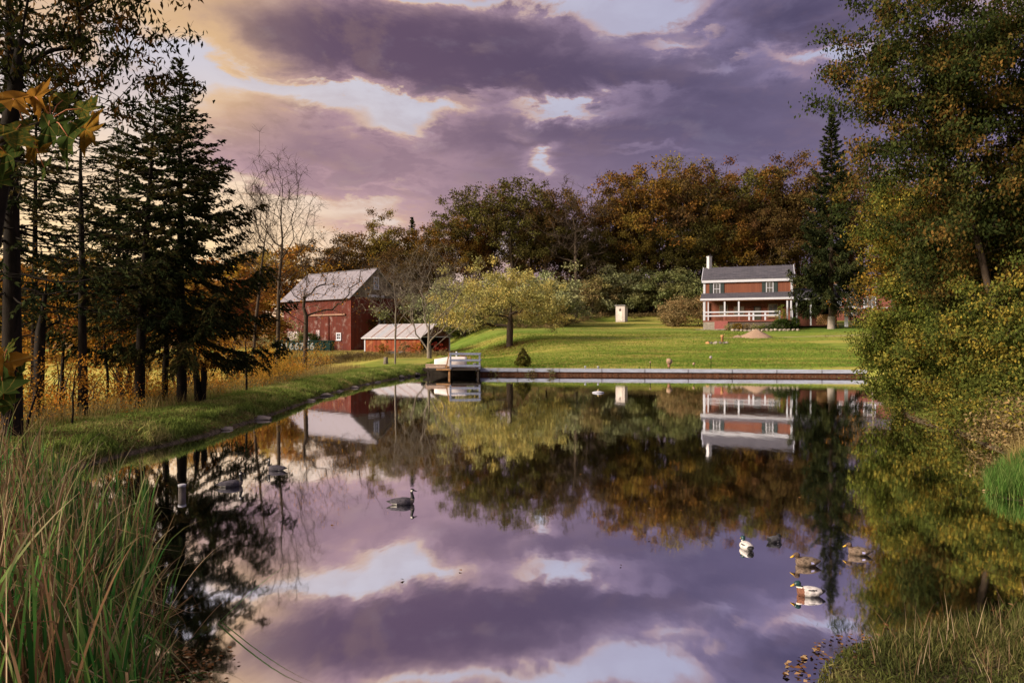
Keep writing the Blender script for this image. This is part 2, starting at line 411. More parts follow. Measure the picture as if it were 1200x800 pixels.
def ground(x, y):
    x = np.asarray(x, float); y = np.asarray(y, float)
    s = sdist(x, y)
    yy = np.maximum(y - 56, 0)
    slope = .52 + .0745 * np.minimum(yy, 66 + 20 * sst(x, 6, 20)) + .035 * np.maximum(x - 36, 0) * sst(y, 60, 100)
    slope = np.where(y < 56, .52 + .02 * np.maximum(x - 14, 0), slope)
    t = sst(x + .25 * (y - 94), -9, 3)
    left = .55 + .013 * yy
    left = left - .35 * sst(y, 96, 112) * sst(x, -14, -24)
    h = left + (slope - left) * t
    hill = .17 * np.maximum(y - 122 - 22 * sst(x, 6, 20) + 10 * wav(x, y, .02, 1), 0) * (1 - .8 * sst(x, -20, -70)) * (1 - .35*sst(y,170,260))
    h = h + np.minimum(hill, 26)
    # field beyond the left dyke sits a little lower
    h = h - .35 * sst(x, -13.5, -17) * (1 - sst(y, 70, 95))
    h = h + .05 * wav(x, y, .45, .3) + .03 * wav(x, y, 1.7, 2) * (s > 1)
    h = h + 1.0 * sst(y, 4, 0) * sst(np.hypot(x, y), 5, 1)       # the rise the photographer stands on
    # the low spit at the right
    low = sst(np.hypot(x - 5.2, y - 5.9), 3.6, 1.8); h = h * (1 - low) + .10 * low
    low = sst(np.hypot(x - 10.5, y - 13.2), 3.0, 1.2); h = h * (1 - low) + .18 * low
    wdt = np.where((y > 50) & (x > -3.4) & (x < 29), .12, 1.5)
    bank = np.clip(s / wdt, 0, 1) ** .6
    return np.where(s > 0, -.02 + (h + .02) * bank, np.maximum(-.9, -.02 + s * .45))
def gz(x, y): return float(ground(np.array([x]), np.array([y]))[0])

xs = np.concatenate([np.array([-2500, -1200, -600, -350, -220]), np.arange(-150, -40, 4.0), np.arange(-40, -16, .8), np.arange(-16, 16, .2), np.arange(16, 40, .6), np.arange(40, 150, 3.5), np.array([180, 260, 420, 800, 1500, 2500])])
ys = np.concatenate([np.array([-600, -200, -80, -40, -20, -10]), np.arange(-5, 2, .6), np.arange(2, 22, .2), np.arange(22, 50, .4), np.arange(50, 56.2, .4), np.array([56.6, 56.86, 56.97, 57.03, 57.1, 57.3, 57.7]), np.arange(58, 70, .6), np.arange(70, 140, 1.5), np.arange(140, 260, 4), np.array([280, 330, 420, 600, 1000, 1800, 3000])])
GX, GY = np.meshgrid(xs, ys)
GYs = GY + (-.1 * (np.clip(GX, -4, 30) + 3)) * np.exp(-((GY - 57) / 6) ** 2)
GZ = ground(GX, GYs)
nx, ny = len(xs), len(ys)
idx = np.arange(nx * ny).reshape(ny, nx)
F = np.stack([idx[:-1, :-1], idx[:-1, 1:], idx[1:, 1:], idx[1:, :-1]], -1).reshape(-1, 4)
me = bpy.data.meshes.new('ground'); me.vertices.add(nx * ny)
me.vertices.foreach_set('co', np.stack([GX, GYs, GZ], -1).astype(np.float32).ravel())
me.loops.add(F.size); me.loops.foreach_set('vertex_index', F.astype(np.int32).ravel())
me.polygons.add(len(F)); me.polygons.foreach_set('loop_start', np.arange(0, F.size, 4, dtype=np.int32)); me.polygons.foreach_set('loop_total', np.full(len(F), 4, np.int32))
me.polygons.foreach_set('use_smooth', np.ones(len(F), bool)); me.update(calc_edges=True); me.materials.append(M['ground'])
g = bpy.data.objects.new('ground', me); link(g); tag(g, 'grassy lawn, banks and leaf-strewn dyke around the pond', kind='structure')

wm = MB(); n = len(POND)
cx, cyy = POND.mean(0)
off = []
for i in range(n):
    p = POND[i]; a = POND[i - 1]; b = POND[(i + 1) % n]
    tdir = (b - a) / np.linalg.norm(b - a); nm = np.array([tdir[1], -tdir[0]])
    q = p + nm * .8
    if sdist(q[0], q[1]) < 0: q = p - nm * .8
    if 53 < p[1] < 58 and p[0] > -3.5: q = np.array([p[0], p[1] + .04])
    off.append((q[0], q[1], 0.0))
wm.add(off, [tuple(range(n))])
wobj = wm.build('pond_water', M['water'])
tag(wobj, 'still pond reflecting the dusk clouds and autumn trees', kind='structure')
if wobj.data.polygons[0].normal.z < 0: wobj.data.flip_normals()


# ------------------------------------------------------------------ tree builders
def grow(rng, trunk, targets, step=.6, tip=.012, power=2.2, sag=.12, wob=.06, rmax=None, sides=6, pen=1.6, upb=.25):
    """trunk: list of points; every target is joined to the nearest older node by a bowed branch; radii follow the load carried"""
    P = [np.array(p, float) for p in trunk]; par = [-1] + list(range(len(trunk) - 1)); ntr = len(P)
    cap = 20000; A = np.zeros((cap, 3)); A[:ntr] = np.array(P); cnt = ntr
    T = np.asarray(targets, float)
    axis = A[:ntr]
    dist = np.array([np.min(np.linalg.norm(axis - t, axis=1)) for t in T])
    for k in np.argsort(dist):
        t = T[k]; nd = A[:cnt]; dv = t - nd; d = np.linalg.norm(dv, axis=1); hd = np.hypot(dv[:, 0], dv[:, 1])
        cost = d + pen * np.maximum(0, nd[:, 2] - t[2] + upb * hd) + np.where(np.arange(cnt) < max(1, int(ntr * .25)), 3, 0)
        j = int(np.argmin(cost)); a = nd[j].copy(); L = d[j]
        m = max(1, int(round(L / step)))
        if cnt + m >= cap: break
        side = rng.normal(size=3) * wob * L; side[2] = sag * L * (1 if t[2] > a[2] else .6)
        prev = j
        for q in range(1, m + 1):
            f = q / m; p = a + (t - a) * f + side * 4 * f * (1 - f) * .5 + rng.normal(size=3) * wob * .25 * step * (f < 1)
            A[cnt] = p; par.append(prev); prev = cnt; cnt += 1
    A = A[:cnt]; ch = [[] for _ in range(cnt)]
    for i in range(1, cnt): ch[par[i]].append(i)
    rad = np.full(cnt, tip)
    for i in range(cnt - 1, -1, -1):
        if ch[i]: rad[i] = max(tip, (sum(rad[c] ** power for c in ch[i])) ** (1 / power)) * 1.0015
    if rmax:
        s = rmax / rad[0]
        rad = np.where(rad > tip * 1.5, rad * (s if s < 1 else 1 + (s - 1) * np.clip((rad - tip) / (rad[0] - tip + 1e-9), 0, 1)), rad)
    return A, ch, rad
def wood(A, ch, rad, sides=6, minr=0):
    mb = MB(); stack = [(0, None)]
    while stack:
        i, pr = stack.pop(); pts = []; rr = []
        if pr is not None: pts.append(A[pr]); rr.append(min(rad[pr], rad[i] * 1.15))
        cur = i
        while True:
            pts.append(A[cur]); rr.append(rad[cur])
            if not ch[cur]: break
            cs = sorted(ch[cur], key=lambda c: -rad[c])
            for c_ in cs[1:]:
                if rad[c_] >= minr: stack.append((c_, cur))
            cur = cs[0]
        if len(pts) > 1:
            r0 = max(rr); nsd = sides if r0 > .06 else (4 if r0 > .025 else 3)
            mb.tube(pts, rr, nsd, cap=False)
    return mb
def fbm3(P, s, seed):
    return np.array([mnoise.noise(Vector((p[0] * s + seed, p[1] * s, p[2] * s))) for p in P])
def crown_targets(rng, n, c, r, seed=0, shell=.55, lump=.35, bottom=-.75, narrow_top=0):
    """points filling an uneven crown: centre c, radii r"""
    out = []
    while len(out) < n:
        d = unit(rng.normal(size=3)); 
        if d[2] < bottom: continue
        f = rng.uniform(shell ** 3, 1) ** (1 / 3)
        lumpy = 1 + lump * 1.6 * mnoise.noise(Vector(tuple(d * 1.9 + seed)))
        q = d * f * lumpy
        if narrow_top: q[:2] *= (1 - narrow_top * max(0, q[2]))
        out.append(np.array(c) + q * np.array(r))
    return np.array(out)
def scatter(rng, T, per, rc, flat=.7):
    n = len(T); k = rng.poisson(per, n) + 1
    I = np.repeat(np.arange(n), k); off = rng.normal(size=(len(I), 3)) * rc * .55
    off[:, 2] *= flat
    return T[I] + off, I
def make_tree(name, seed, H, trunk, targets, per, rc, leaf, mleaf, mbark, rmax, sides=6, tip=.012, droop=0, aspect=.55, parent=None,
              woodkw={}, flat=.7, leafflat=.3, twigs=0, loc=(0, 0, 0), color=None, leaffrac=1.0, crown_name='crown', step=.6):
    rng = np.random.default_rng(seed)
    A, ch, rad = grow(rng, trunk, targets, tip=tip, rmax=rmax, step=step, **woodkw)
    wd = wood(A, ch, rad, sides)
    T = np.asarray(targets); 
    if leaffrac < 1: T = T[rng.random(len(T)) < leaffrac]
    tr = None
    if twigs:
        for t in T:
            for _ in range(twigs):
                d = unit(rng.normal(size=3) + np.array([0, 0, .5])) * rc * rng.uniform(.5, 1.2)
                wd.tube([t, t + d * .5 + rng.normal(size=3) * .04 * rc, t + d], [tip * .8, tip * .6, tip * .35], 3, cap=False)
    tr = wd.build('trunk', mbark, parent)
    if per > 0:
        P, I = scatter(rng, T, per, rc, flat)
        if droop: P[:, 2] -= droop * np.abs(rng.normal(size=len(P)))
        cl = rng.random(len(T)); tone = np.clip(cl[I] * .8 + rng.normal(size=len(P)) * .1 + .1, 0, 1)
        ax = np.array([0, 0, -1.0]) if droop else None
        V = leaf_quads(P, leaf, rng, aspect, axis=ax, jit=.7, flat=leafflat)
        m = quads_mesh(crown_name, V, tone, mleaf); o = bpy.data.objects.new(crown_name, m); link(o, parent)
        if color: o.color = color
    return tr
def bend(rng, H, lean=(0, 0), n=10, wob=.12):
    p = np.zeros((n + 1, 3)); w_ = np.cumsum(rng.normal(size=(n + 1, 2)) * wob, 0) * .5
    f = np.linspace(0, 1, n + 1); p[:, 2] = f * H
    p[:, 0] = f ** 1.4 * lean[0] + w_[:, 0] * f; p[:, 1] = f ** 1.4 * lean[1] + w_[:, 1] * f
    return [tuple(q) for q in p]

def make_spruce(seed, H, Rad, z0, mleaf, mbark, parent, r0=.22, card=.22, dens=1.0, droop=.25, tipup=.15, gap=.42, bare=0, ragged=.35, lean=(0, 0), shape=.85, hang=.5, color=None):
    rng = np.random.default_rng(seed); mb = MB(); tr = bend(rng, H, lean, 12, .05)
    trz = np.array([t[2] for t in tr]); trx = np.array([t[0] for t in tr]); try_ = np.array([t[1] for t in tr])
    mb.tube([(-0.0, 0, -.4)] + tr, [r0 * 1.25] + [max(.02, r0 * (1 - t[2] / H) ** .8) for t in tr], 8, cap=False)
    Ps, Ds, Tn = [], [], []
    z = z0
    while z < H - .1:
        f = (z - z0) / (H - z0)
        L0 = Rad * (1 - f) ** shape + .12
        nb = 5 if f < .9 else 4
        a0 = rng.uniform(0, 6.28)
        for k in range(nb):
            a = a0 + k * 6.283 / nb + rng.normal() * .25
            L = L0 * (1 - ragged * rng.random()) * (1 + (.25 if rng.random() < .12 else 0))
            if rng.random() < .08: L *= .4
            base = np.array([np.interp(z, trz, trx), np.interp(z, trz, try_), z + rng.normal() * .08])
            o = np.array([math.cos(a), math.sin(a), 0]); m = max(4, int(L / .28))
            s = np.linspace(0, 1, m + 1)
            rise = .25 * f
            dz = L * (-droop * (1 - f * .8) * np.sin(s * 2.1) + tipup * s ** 3 + rise * s)
            pts = base + o * (s * L)[:, None]; pts[:, 2] += dz
            pts += np.cumsum(rng.normal(size=pts.shape) * .018 * L / 3, 0)
            mb.tube(pts, [max(.006, r0 * .16 * (1 - q * .85) * (L / Rad + .2)) for q in s], 3, cap=False)
            if rng.random() < bare * (1 - f): 
                for q in range(1, m):
                    for sg in (-1, 1):
                        if rng.random() < .6:
                            sd_ = np.array([-o[1], o[0], 0]) * sg * .7 + o * .6 + np.array([0, 0, -.1]); l2 = rng.uniform(.25, .7)
                            mb.tube([pts[q], pts[q] + sd_ * l2], [.008, .003], 3, cap=False)
                if rng.random() < .6: continue
            tone = rng.random()
            # side twigs carrying needles
            nt = max(3, int(L / .16 * dens)); u = rng.uniform(.12, 1, nt) ** .8
            for q in range(nt):
                b = pts[0] + 0; i0 = min(m - 1, int(u[q] * m)); fr = u[q] * m - i0
                b = pts[i0] * (1 - fr) + pts[i0 + 1] * fr
                sg = 1 if q % 2 else -1
                tw = (.16 + .22 * (1 - u[q])) * (1 - .35 * f) * (L ** .6) * rng.uniform(.6, 1.3)
                hang_ = hang * min(1, 1.35 * (1 - f)); dirv = unit(o * rng.uniform(.5, .9) + np.array([-o[1], o[0], 0]) * sg * rng.uniform(.3, .9) + np.array([0, 0, -hang_ * rng.uniform(0, 1) + .35 * f]))
                nc = max(2, int(tw / (card * .38))); ss = np.linspace(0, 1, nc)
                pp = b + dirv * (ss * tw)[:, None]; pp[:, 2] -= hang_ * .5 * tw * ss ** 2
                Ps.append(pp); Ds.append(np.tile(dirv + np.array([0, 0, -hang_ * .6]), (nc, 1))); Tn.append(np.full(nc, tone * .7 + .3 * rng.random()))
        z += gap * (1 - .45 * f) * rng.uniform(.7, 1.3)
    Ps.append(np.array([[tr[-1][0], tr[-1][1], H - q * .12] for q in range(8)])); Ds.append(np.tile([0, 0, 1.0], (8, 1))); Tn.append(np.full(8, .5))
    t_ = mb.build('trunk', mbark, parent)
    P = np.concatenate(Ps); Dv = unit(np.concatenate(Ds)); tn = np.concatenate(Tn)
    P = np.repeat(P, 2, 0) ; Dv = np.repeat(Dv, 2, 0); tn = np.repeat(tn, 2)
    P = P + rng.normal(size=P.shape) * card * .16
    V = leaf_quads(P, card, rng, .34, axis=Dv, jit=.28)
    o = bpy.data.objects.new('crown', quads_mesh('crown', V, tn, mleaf)); link(o, parent)
    if color: o.color = color
    return len(P)

def loft(mb, st, n=10, mi=0, caps=True):
    """stations: (centre, halfwidth vector, halfheight vector)"""
    vs = []
    for c_, a, b in st:
        for j in range(n):
            t = 2 * math.pi * j / n; vs.append(Vector(c_) + Vector(a) * math.cos(t) + Vector(b) * math.sin(t))
    k = len(st)
    fs = [(i * n + j, i * n + (j + 1) % n, (i + 1) * n + (j + 1) % n, (i + 1) * n + j) for i in range(k - 1) for j in range(n)]
    if caps: fs += [tuple(range(n - 1, -1, -1)), tuple((k - 1) * n + j for j in range(n))]
    return mb.add(vs, fs, mi, True)

def world_at(px, d): return ((px - 600) / FPX * d)
def ztop(py, d): return CAMH + (YH - py) / FPX * d

# ------------------------------------------------------------------ far wood on the hill: archetypes shared by all its trees
rngF = np.random.default_rng(5)
ARCH = {}
def archetype(key, seed, H, cr, n=125, per=100, leaf=.34, bare=False, tall=.34, lump=.6, rc=.95):
    rng = np.random.default_rng(seed)
    trunk = bend(rng, H * .8, (rng.normal() * .6, rng.normal() * .6), 9, .3)
    T = crown_targets(rng, n, (0, 0, H * (tall + 1) / 2), (cr, cr, H * (1 - tall) / 2), seed, .35, lump)
    tmp = empty('tmp')
    make_tree('t', seed, H, trunk, T, 0 if bare else per, rc, leaf, M['forest_leaf'], M['bark'], H * .014, 6, tip=.03 if not bare else .025, parent=tmp,
              twigs=6 if bare else 2, step=1.0, woodkw=dict(sag=.08, wob=.1), leafflat=.2)
    ARCH[key] = [(c.name.split('.')[0], c.data) for c in tmp.children]
    for c in list(tmp.children): bpy.data.objects.remove(c)
    bpy.data.objects.remove(tmp)
archetype('round', 11, 18, 5.6); archetype('broad', 12, 17, 7.2, 150, 95, .34, rc=1.05); archetype('oval', 13, 20, 4.9)
archetype('open', 14, 20, 6.4, 120, 60, .34, rc=.8, lump=.9); archetype('low', 15, 9, 4.6, 70, 110, .36, tall=.06, rc=.9)
archetype('bare', 16, 19, 5.0, 210, bare=True, tall=.3); archetype('low_b', 17, 8, 5.2, 80, 110, .36, tall=.04, rc=.95)
tmp = empty('tmp'); make_spruce(21, 18, 3.4, 1.5, M['spruce_far'], M['bark'], tmp, .25, .42, .8, gap=.6); ARCH['fir'] = [(c.name.split('.')[0], c.data) for c in tmp.children]
for c in list(tmp.children): bpy.data.objects.remove(c)
bpy.data.objects.remove(tmp)
AH = dict(round=18, broad=17, oval=20, open=20, low=9, bare=19, low_b=8, fir=18)

ORG = (.135, .064, .018, 1); RUST = (.13, .050, .017, 1); BRN = (.090, .050, .022, 1); OLV = (.080, .066, .022, 1); GRN = (.085, .105, .035, 1); GLD = (.145, .092, .026, 1)
TAN = (.28, .22, .10, 1); SAGE = (.24, .24, .12, 1); DKB = (.075, .045, .018, 1)
def far_tree(name, key, px, d, ytop, label, color, cat='tree', wscale=1.0, group='trees of the wooded hill', rz=None):
    x = world_at(px, d); z0 = gz(x, d); H = ztop(ytop, d) - z0; s = H / AH[key] * (1.0 if key != 'bare' else .95)
    r = empty(name, (x, d, z0 - .3), rngF.uniform(0, 6.28) if rz is None else rz, label, cat, group)
    for nm, data in ARCH[key]:
        o = bpy.data.objects.new(nm, data); link(o, r); o.color = color
        o.scale = (s * wscale, s * wscale, s)
    return r
FT = [ # kind, archetype, px, depth, top y, label, colour, width factor
 ('maple_tree', 'round', 395, 150, 283, 'small brown-orange tree on the skyline above the left end of the barn roof', BRN, 1.1),
 ('maple_tree', 'broad', 425, 158, 278, 'low rust-brown tree above the middle of the barn roof', ORG, 1.1),
 ('oak_tree', 'oval', 452, 150, 258, 'golden-brown tree on the skyline just above the barn gable peak', GLD, 1.0),
 ('pine_tree', 'fir', 484, 160, 254, 'small dark green conifer poking above the brown trees right of the barn gable', GRN, 1.1),
 ('oak_tree', 'round', 508, 148, 262, 'amber tree on the skyline between the small conifer and the tall dark oak', ORG, 1.0),
 ('oak_tree', 'open', 548, 144, 212, 'tall loose-crowned tree at the left of the big dark oak, sky showing through it', OLV, .9),
 ('oak_tree', 'open', 600, 141, 203, 'tallest dark oak of the wood, standing behind the yellow tree on the lawn', OLV, 1.15),
 ('oak_tree', 'round', 638, 142, 226, 'brown-green oak touching the right side of the tallest dark oak', BRN, .9),
 ('bare_tree', 'bare', 675, 132, 200, 'leafless grey tree standing up out of the wooded skyline', BRN, 1.0),
 ('maple_tree', 'round', 655, 150, 238, 'rust-red tree peeping out behind the leafless skyline tree', RUST, .9),
 ('maple_tree', 'oval', 712, 154, 220, 'brown tree on the skyline directly above the white outhouse', BRN, 1.1),
 ('maple_tree', 'open', 762, 147, 186, 'tall orange-brown maple rising highest in the middle right of the wood', ORG, 1.05),
 ('maple_tree', 'open', 800, 150, 190, 'tall brown maple just right of the highest orange one', BRN, 1.0),
 ('oak_tree', 'oval', 836, 158, 196, 'bronze tree on the skyline above the white chimney', ORG, 1.0),
 ('oak_tree', 'round', 868, 154, 208, 'olive-brown rounded tree on the skyline above the left half of the house roof', OLV, 1.0),
 ('maple_tree', 'round', 905, 158, 204, 'rounded russet tree on the skyline above the right half of the house roof', RUST, 1.0),
 ('oak_tree', 'oval', 938, 152, 196, 'brown tree on the skyline just left of the tall spruce by the house', BRN, 1.05),
 ('maple_tree', 'broad', 1010, 158, 200, 'brown tree behind the tall spruce on its right side', BRN, 1.0),
 ('maple_tree', 'round', 740, 147, 262, 'gold-leaved smaller tree halfway up the wood, above and right of the outhouse', GLD, .95),
 ('oak_tree', 'round', 800, 147, 262, 'dark olive tree in the wood directly left of the white chimney', OLV, 1.0),
 ('maple_tree', 'round', 860, 147, 250, 'orange-flecked dark tree directly behind the house roof', ORG, 1.0),
 ('oak_tree', 'round', 915, 147, 246, 'dark brown tree behind the right end of the house roof', DKB, 1.1),
 ('oak_tree', 'broad', 690, 147, 270, 'green-brown broad tree in the wood between the yellow lawn tree and the outhouse', OLV, 1.0),
 ('oak_tree', 'broad', 640, 143, 252, 'broad green-brown tree looming right behind the yellow lawn tree', OLV, 1.0),
 ('oak_tree', 'round', 545, 143, 262, 'dark amber tree behind the left side of the yellow lawn tree', ORG, 1.0),
 ('maple_tree', 'round', 500, 132, 292, 'brown tree behind the leafless tree beside the shed', DKB, 1.1),
 ('maple_tree', 'round', 465, 136, 290, 'dull orange tree showing over the right slope of the barn roof', BRN, 1.0),
 ('maple_tree', 'oval', 575, 146, 226, 'narrow rust-tinged tree squeezed between the tallest dark oak and the loose-crowned one', RUST, .8),
 ('oak_tree', 'oval', 622, 148, 224, 'narrow olive tree just right of the tallest dark oak', OLV, .8),
 ('maple_tree', 'oval', 738, 158, 214, 'narrow orange-brown tree on the skyline, first left of the highest maple', ORG, .8),
 ('maple_tree', 'round', 782, 158, 200, 'small rounded crown between the two highest maples', GLD, .8),
 ('oak_tree', 'oval', 820, 158, 202, 'narrow olive tree above and left of the white chimney', OLV, .8),
 ('maple_tree', 'oval', 888, 158, 212, 'narrow gold-brown tree on the skyline over the middle of the house roof', GLD, .8),
 ('oak_tree', 'round', 832, 147, 258, 'olive tree rising straight behind the white chimney', OLV, .9),
 ('maple_tree', 'oval', 886, 147, 240, 'brown tree directly behind the middle of the house roof', BRN, .8),
 ('oak_tree', 'open', 775, 147, 256, 'olive tree with a loose crown left of the chimney, lower than the maples behind', OLV, .9),
 ('shrub', 'low', 545, 116, 330, 'sage green shrub at the wood edge behind the right end of the shed', SAGE, 1.3),
 ('shrub', 'low_b', 640, 119, 318, 'pale sage thicket tree just right of the yellow lawn tree', SAGE, 1.2),
 ('shrub', 'low', 668, 144, 330, 'olive thicket tree left of the outhouse', SAGE, 1.2),
 ('shrub', 'low_b', 695, 141, 322, 'tan-tinged thicket tree next to the outhouse on its left', TAN, 1.1),
 ('shrub', 'low', 722, 143, 316, 'grey-green thicket tree right behind the outhouse', SAGE, 1.2),
 ('shrub', 'low_b', 748, 144, 322, 'green thicket tree directly right of the outhouse', (.22, .21, .09, 1), 1.2),
 ('shrub', 'low', 776, 142, 316, 'mid green thicket tree between the outhouse and the tan bush', (.18, .185, .075, 1), 1.2),
 ('shrub', 'low_b', 806, 142, 318, 'dark green thicket tree behind the tan bush left of the house', (.18, .185, .075, 1), 1.2),
 ('shrub', 'low', 470, 124, 345, 'dull brown thicket behind the white window over the shed roof', BRN, 1.3),
 ('shrub', 'low_b', 505, 120, 340, 'grey-green thicket behind the shed ridge', SAGE, 1.2),
]
for nm, key, px, d, yt, lab, colr, ws in FT:
    far_tree(nm, key, px, d, yt, lab, colr, 'shrub' if nm == 'shrub' else 'tree', ws, 'thicket at the foot of the wood' if nm == 'shrub' else 'trees of the wooded hill')

# the wood behind and beyond, which reads as one mass: one object of joined crowns
def wood_mass():
    rng = np.random.default_rng(9); Vs = []; Tn = []
    for y in (154, 170, 190, 215):
        for x in np.arange(-75, 190, 8.5):
            xx = x + rng.normal() * 2.5; yy_ = y + rng.normal() * 4; px = 600 + 800 * xx / yy_
            if px < 380: continue
            z = gz(xx, yy_); ylim = np.interp(px, [380, 450, 520, 560, 700, 760, 1000, 1400], [300, 285, 270, 232, 238, 215, 215, 215])
            H = min(17, ztop(ylim, yy_) - z) * rng.uniform(.85, 1)
            if H < 4: H = 4
            T = crown_targets(rng, 34, (xx, yy_, z + H * .52), (4.8, 4.8, H * .5), xx, .3, .5, bottom=-1)
            P, I = scatter(rng, T, 55, 1.4); c_ = rng.random() * .5 + rng.random(len(T)) * .5
            Vs.append(leaf_quads(P, .5, rng)); Tn.append(c_[I])
    return quads_mesh('wood', np.concatenate(Vs), np.concatenate(Tn), M['forest_leaf'])
o = bpy.data.objects.new('autumn_wood', wood_mass()); link(o); o.color = BRN; tag(o, 'brown and orange autumn wood covering the hill behind the farm', kind='stuff')

# dark brush that closes the foot of the wood
def brush(name, lab, pts, mt, h, per, leaf, spread, seed, color=None, kind='stuff', stems=True, rc=None):
    rng = np.random.default_rng(seed); Vs = []; Tn = []; mb = MB()
    for (x, y) in pts:
        z = gz(x, y); hh = h * rng.uniform(.5, 1.15); rcx = spread * rng.uniform(.6, 1.2)
        T = crown_targets(rng, 9, (x, y, z + hh * .5), (rcx, rcx, hh * .5), x + y, .3, .6, bottom=-1)
        P, I = scatter(rng, T, per, rc or spread * .38, .9); P[:, 2] = np.maximum(P[:, 2], z + .03)
        Vs.append(leaf_quads(P, leaf, rng)); c_ = rng.random(len(T)) * .6 + rng.random() * .4; Tn.append(c_[I])
        if stems:
            for t in T[:6]:
                mb.tube([(x + rng.normal() * .15, y + rng.normal() * .15, z - .1), ((x + t[0]) / 2 + rng.normal() * .1, (y + t[1]) / 2, z + (t[2] - z) * .6), t], [.022 * h / 2, .014 * h / 2, .006], 3, cap=False)
    o = bpy.data.objects.new(name, quads_mesh(name, np.concatenate(Vs), np.concatenate(Tn), mt)); link(o)
    if color: o.color = color
    tag(o, lab, kind=kind)
    if stems and mb.v:
        mb.build('twigs', M['bark'], o)
    return o
rb = np.random.default_rng(31)
pts = [(x, 118 + 26 * float(sst(x, 5, 20)) + rb.normal() * 1.5 + (0 if x > 0 else 5)) for x in np.arange(-45, 90, 2.6)]
brush('wood_edge_brush', 'olive and brown brush along the foot of the wood behind the lawn', pts, M['olive_brush'], 4.5, 34, .34, 2.2, 32)
pts = [(x, 133 + 17 * float(sst(x, 6, 20)) + rb.normal() * 3) for x in np.arange(-40, 100, 3.0)]
brush('wood_edge_brush', 'dark undergrowth inside the wood', pts, M['forest_leaf'], 8.0, 40, .5, 3.2, 34, stems=False, color=DKB)
pts = [(x, 114 + 26 * float(sst(x, 5, 20)) + rb.normal() * .8) for x in np.arange(0, 33, 1.2)]
brush('dry_weeds', 'low tan and orange weeds where the lawn meets the wood', pts, M['tan_brush'], 1.0, 26, .2, .9, 33, stems=False)

# ------------------------------------------------------------------ left tree belt on the dyke
def spot(px, py_base, z=None, d=None): return world_at(px, d), d
def big_spruce(px, d, ytop, lab, seed, Rad, z0, r0, **kw):
    x = world_at(px, d); z = gz(x, d); H = ztop(ytop, d) - z
    r = empty('spruce_tree', (x, d, z), 0, lab, 'tree', 'dark conifers of the left bank')
    make_spruce(seed, H, Rad, z0, M['spruce'], M['bark_black'], r, r0, **kw); return r
big_spruce(213, 26, 68, 'tall dark spruce with the sharp ragged top, nearest the pond on the left bank', 41, 4.9, 2.7, .20, card=.18, dens=2.1, droop=.30, tipup=.16, gap=.30, bare=.15, ragged=.45, shape=1.05, hang=.6)
big_spruce(163, 24, 118, 'spruce with a crooked dark trunk just left of the sharp-topped spruce', 42, 3.7, 3.4, .19, card=.17, dens=1.6, gap=.34, droop=.2, bare=.5, ragged=.5, shape=.6, hang=.55, lean=(.6, 0))
big_spruce(97, 21, 104, 'straight-trunked conifer with bare lower branches, third trunk from the left', 43, 2.7, 3.4, .15, card=.15, dens=1.0, droop=.12, bare=.75, ragged=.5, shape=.5, hang=.5)
big_spruce(40, 24, 60, 'thin dark conifer behind the thick trunk at the left edge', 44, 2.8, 3.0, .13, card=.15, dens=1.0, droop=.12, bare=.7, ragged=.5, shape=.5, hang=.5)
big_spruce(14, 17, -190, 'thick-trunked conifer at the left edge of the picture, its top out of sight', 45, 3.4, 3.6, .24, card=.15, dens=.55, droop=.15, bare=.75, ragged=.5, shape=.35, hang=.5)
big_spruce(140, 36, 150, 'farther slim conifer seen between the straight trunk and the crooked one', 46, 2.4, 3.0, .15, card=.2, dens=.7, droop=.15, bare=.5, ragged=.5, shape=.6)
big_spruce(-60, 24, 40, 'dark conifer beyond the left edge, its boughs reaching into the picture', 47, 3.0, 2.5, .2, card=.18, dens=.6, droop=.15, bare=.5, ragged=.5, shape=.5)

def decid(name, px, d, ytop, lab, seed, cen, rad, n, per, rc, leaf, ml, mbk, rmax, cat='tree', group=None, trunkH=.8, lean=(0, 0), tw=2, frac=1, zoff=0, **kw):
    x = world_at(px, d); z = gz(x, d); H = ztop(ytop, d) - z
    r = empty(name, (x, d, z - .1), 0, lab, cat, group)
    rng = np.random.default_rng(seed)
    T = crown_targets(rng, n, cen, rad, seed, kw.pop('shell', .35), kw.pop('lump', .5), bottom=kw.pop('bottom', -.75))
    T = T[T[:, 2] > .3]
    make_tree(name, seed, H, bend(rng, H * trunkH, lean, 10, kw.pop('wob', .2)), T, per, rc, leaf, ml, mbk, rmax, parent=r, twigs=tw, leaffrac=frac, **kw)
    return r
# broad-leaved tree whose boughs hang over the top left corner
x0, d0 = world_at(-40, 13.5), 13.5
decid('walnut_tree', -30, 13.5, -160, 'broad-leaved tree with drooping leaves filling the top left corner', 51, (1.2, .2, 9.4), (3.1, 2.6, 2.3), 210, 34, .28, .15, M['hard_dark'], M['bark_black'], .17,
      lean=(1.0, .2), tw=3, droop=.10, aspect=.34, tip=.006, step=.4, woodkw=dict(sag=.12, wob=.08), lump=.6, bottom=-1)
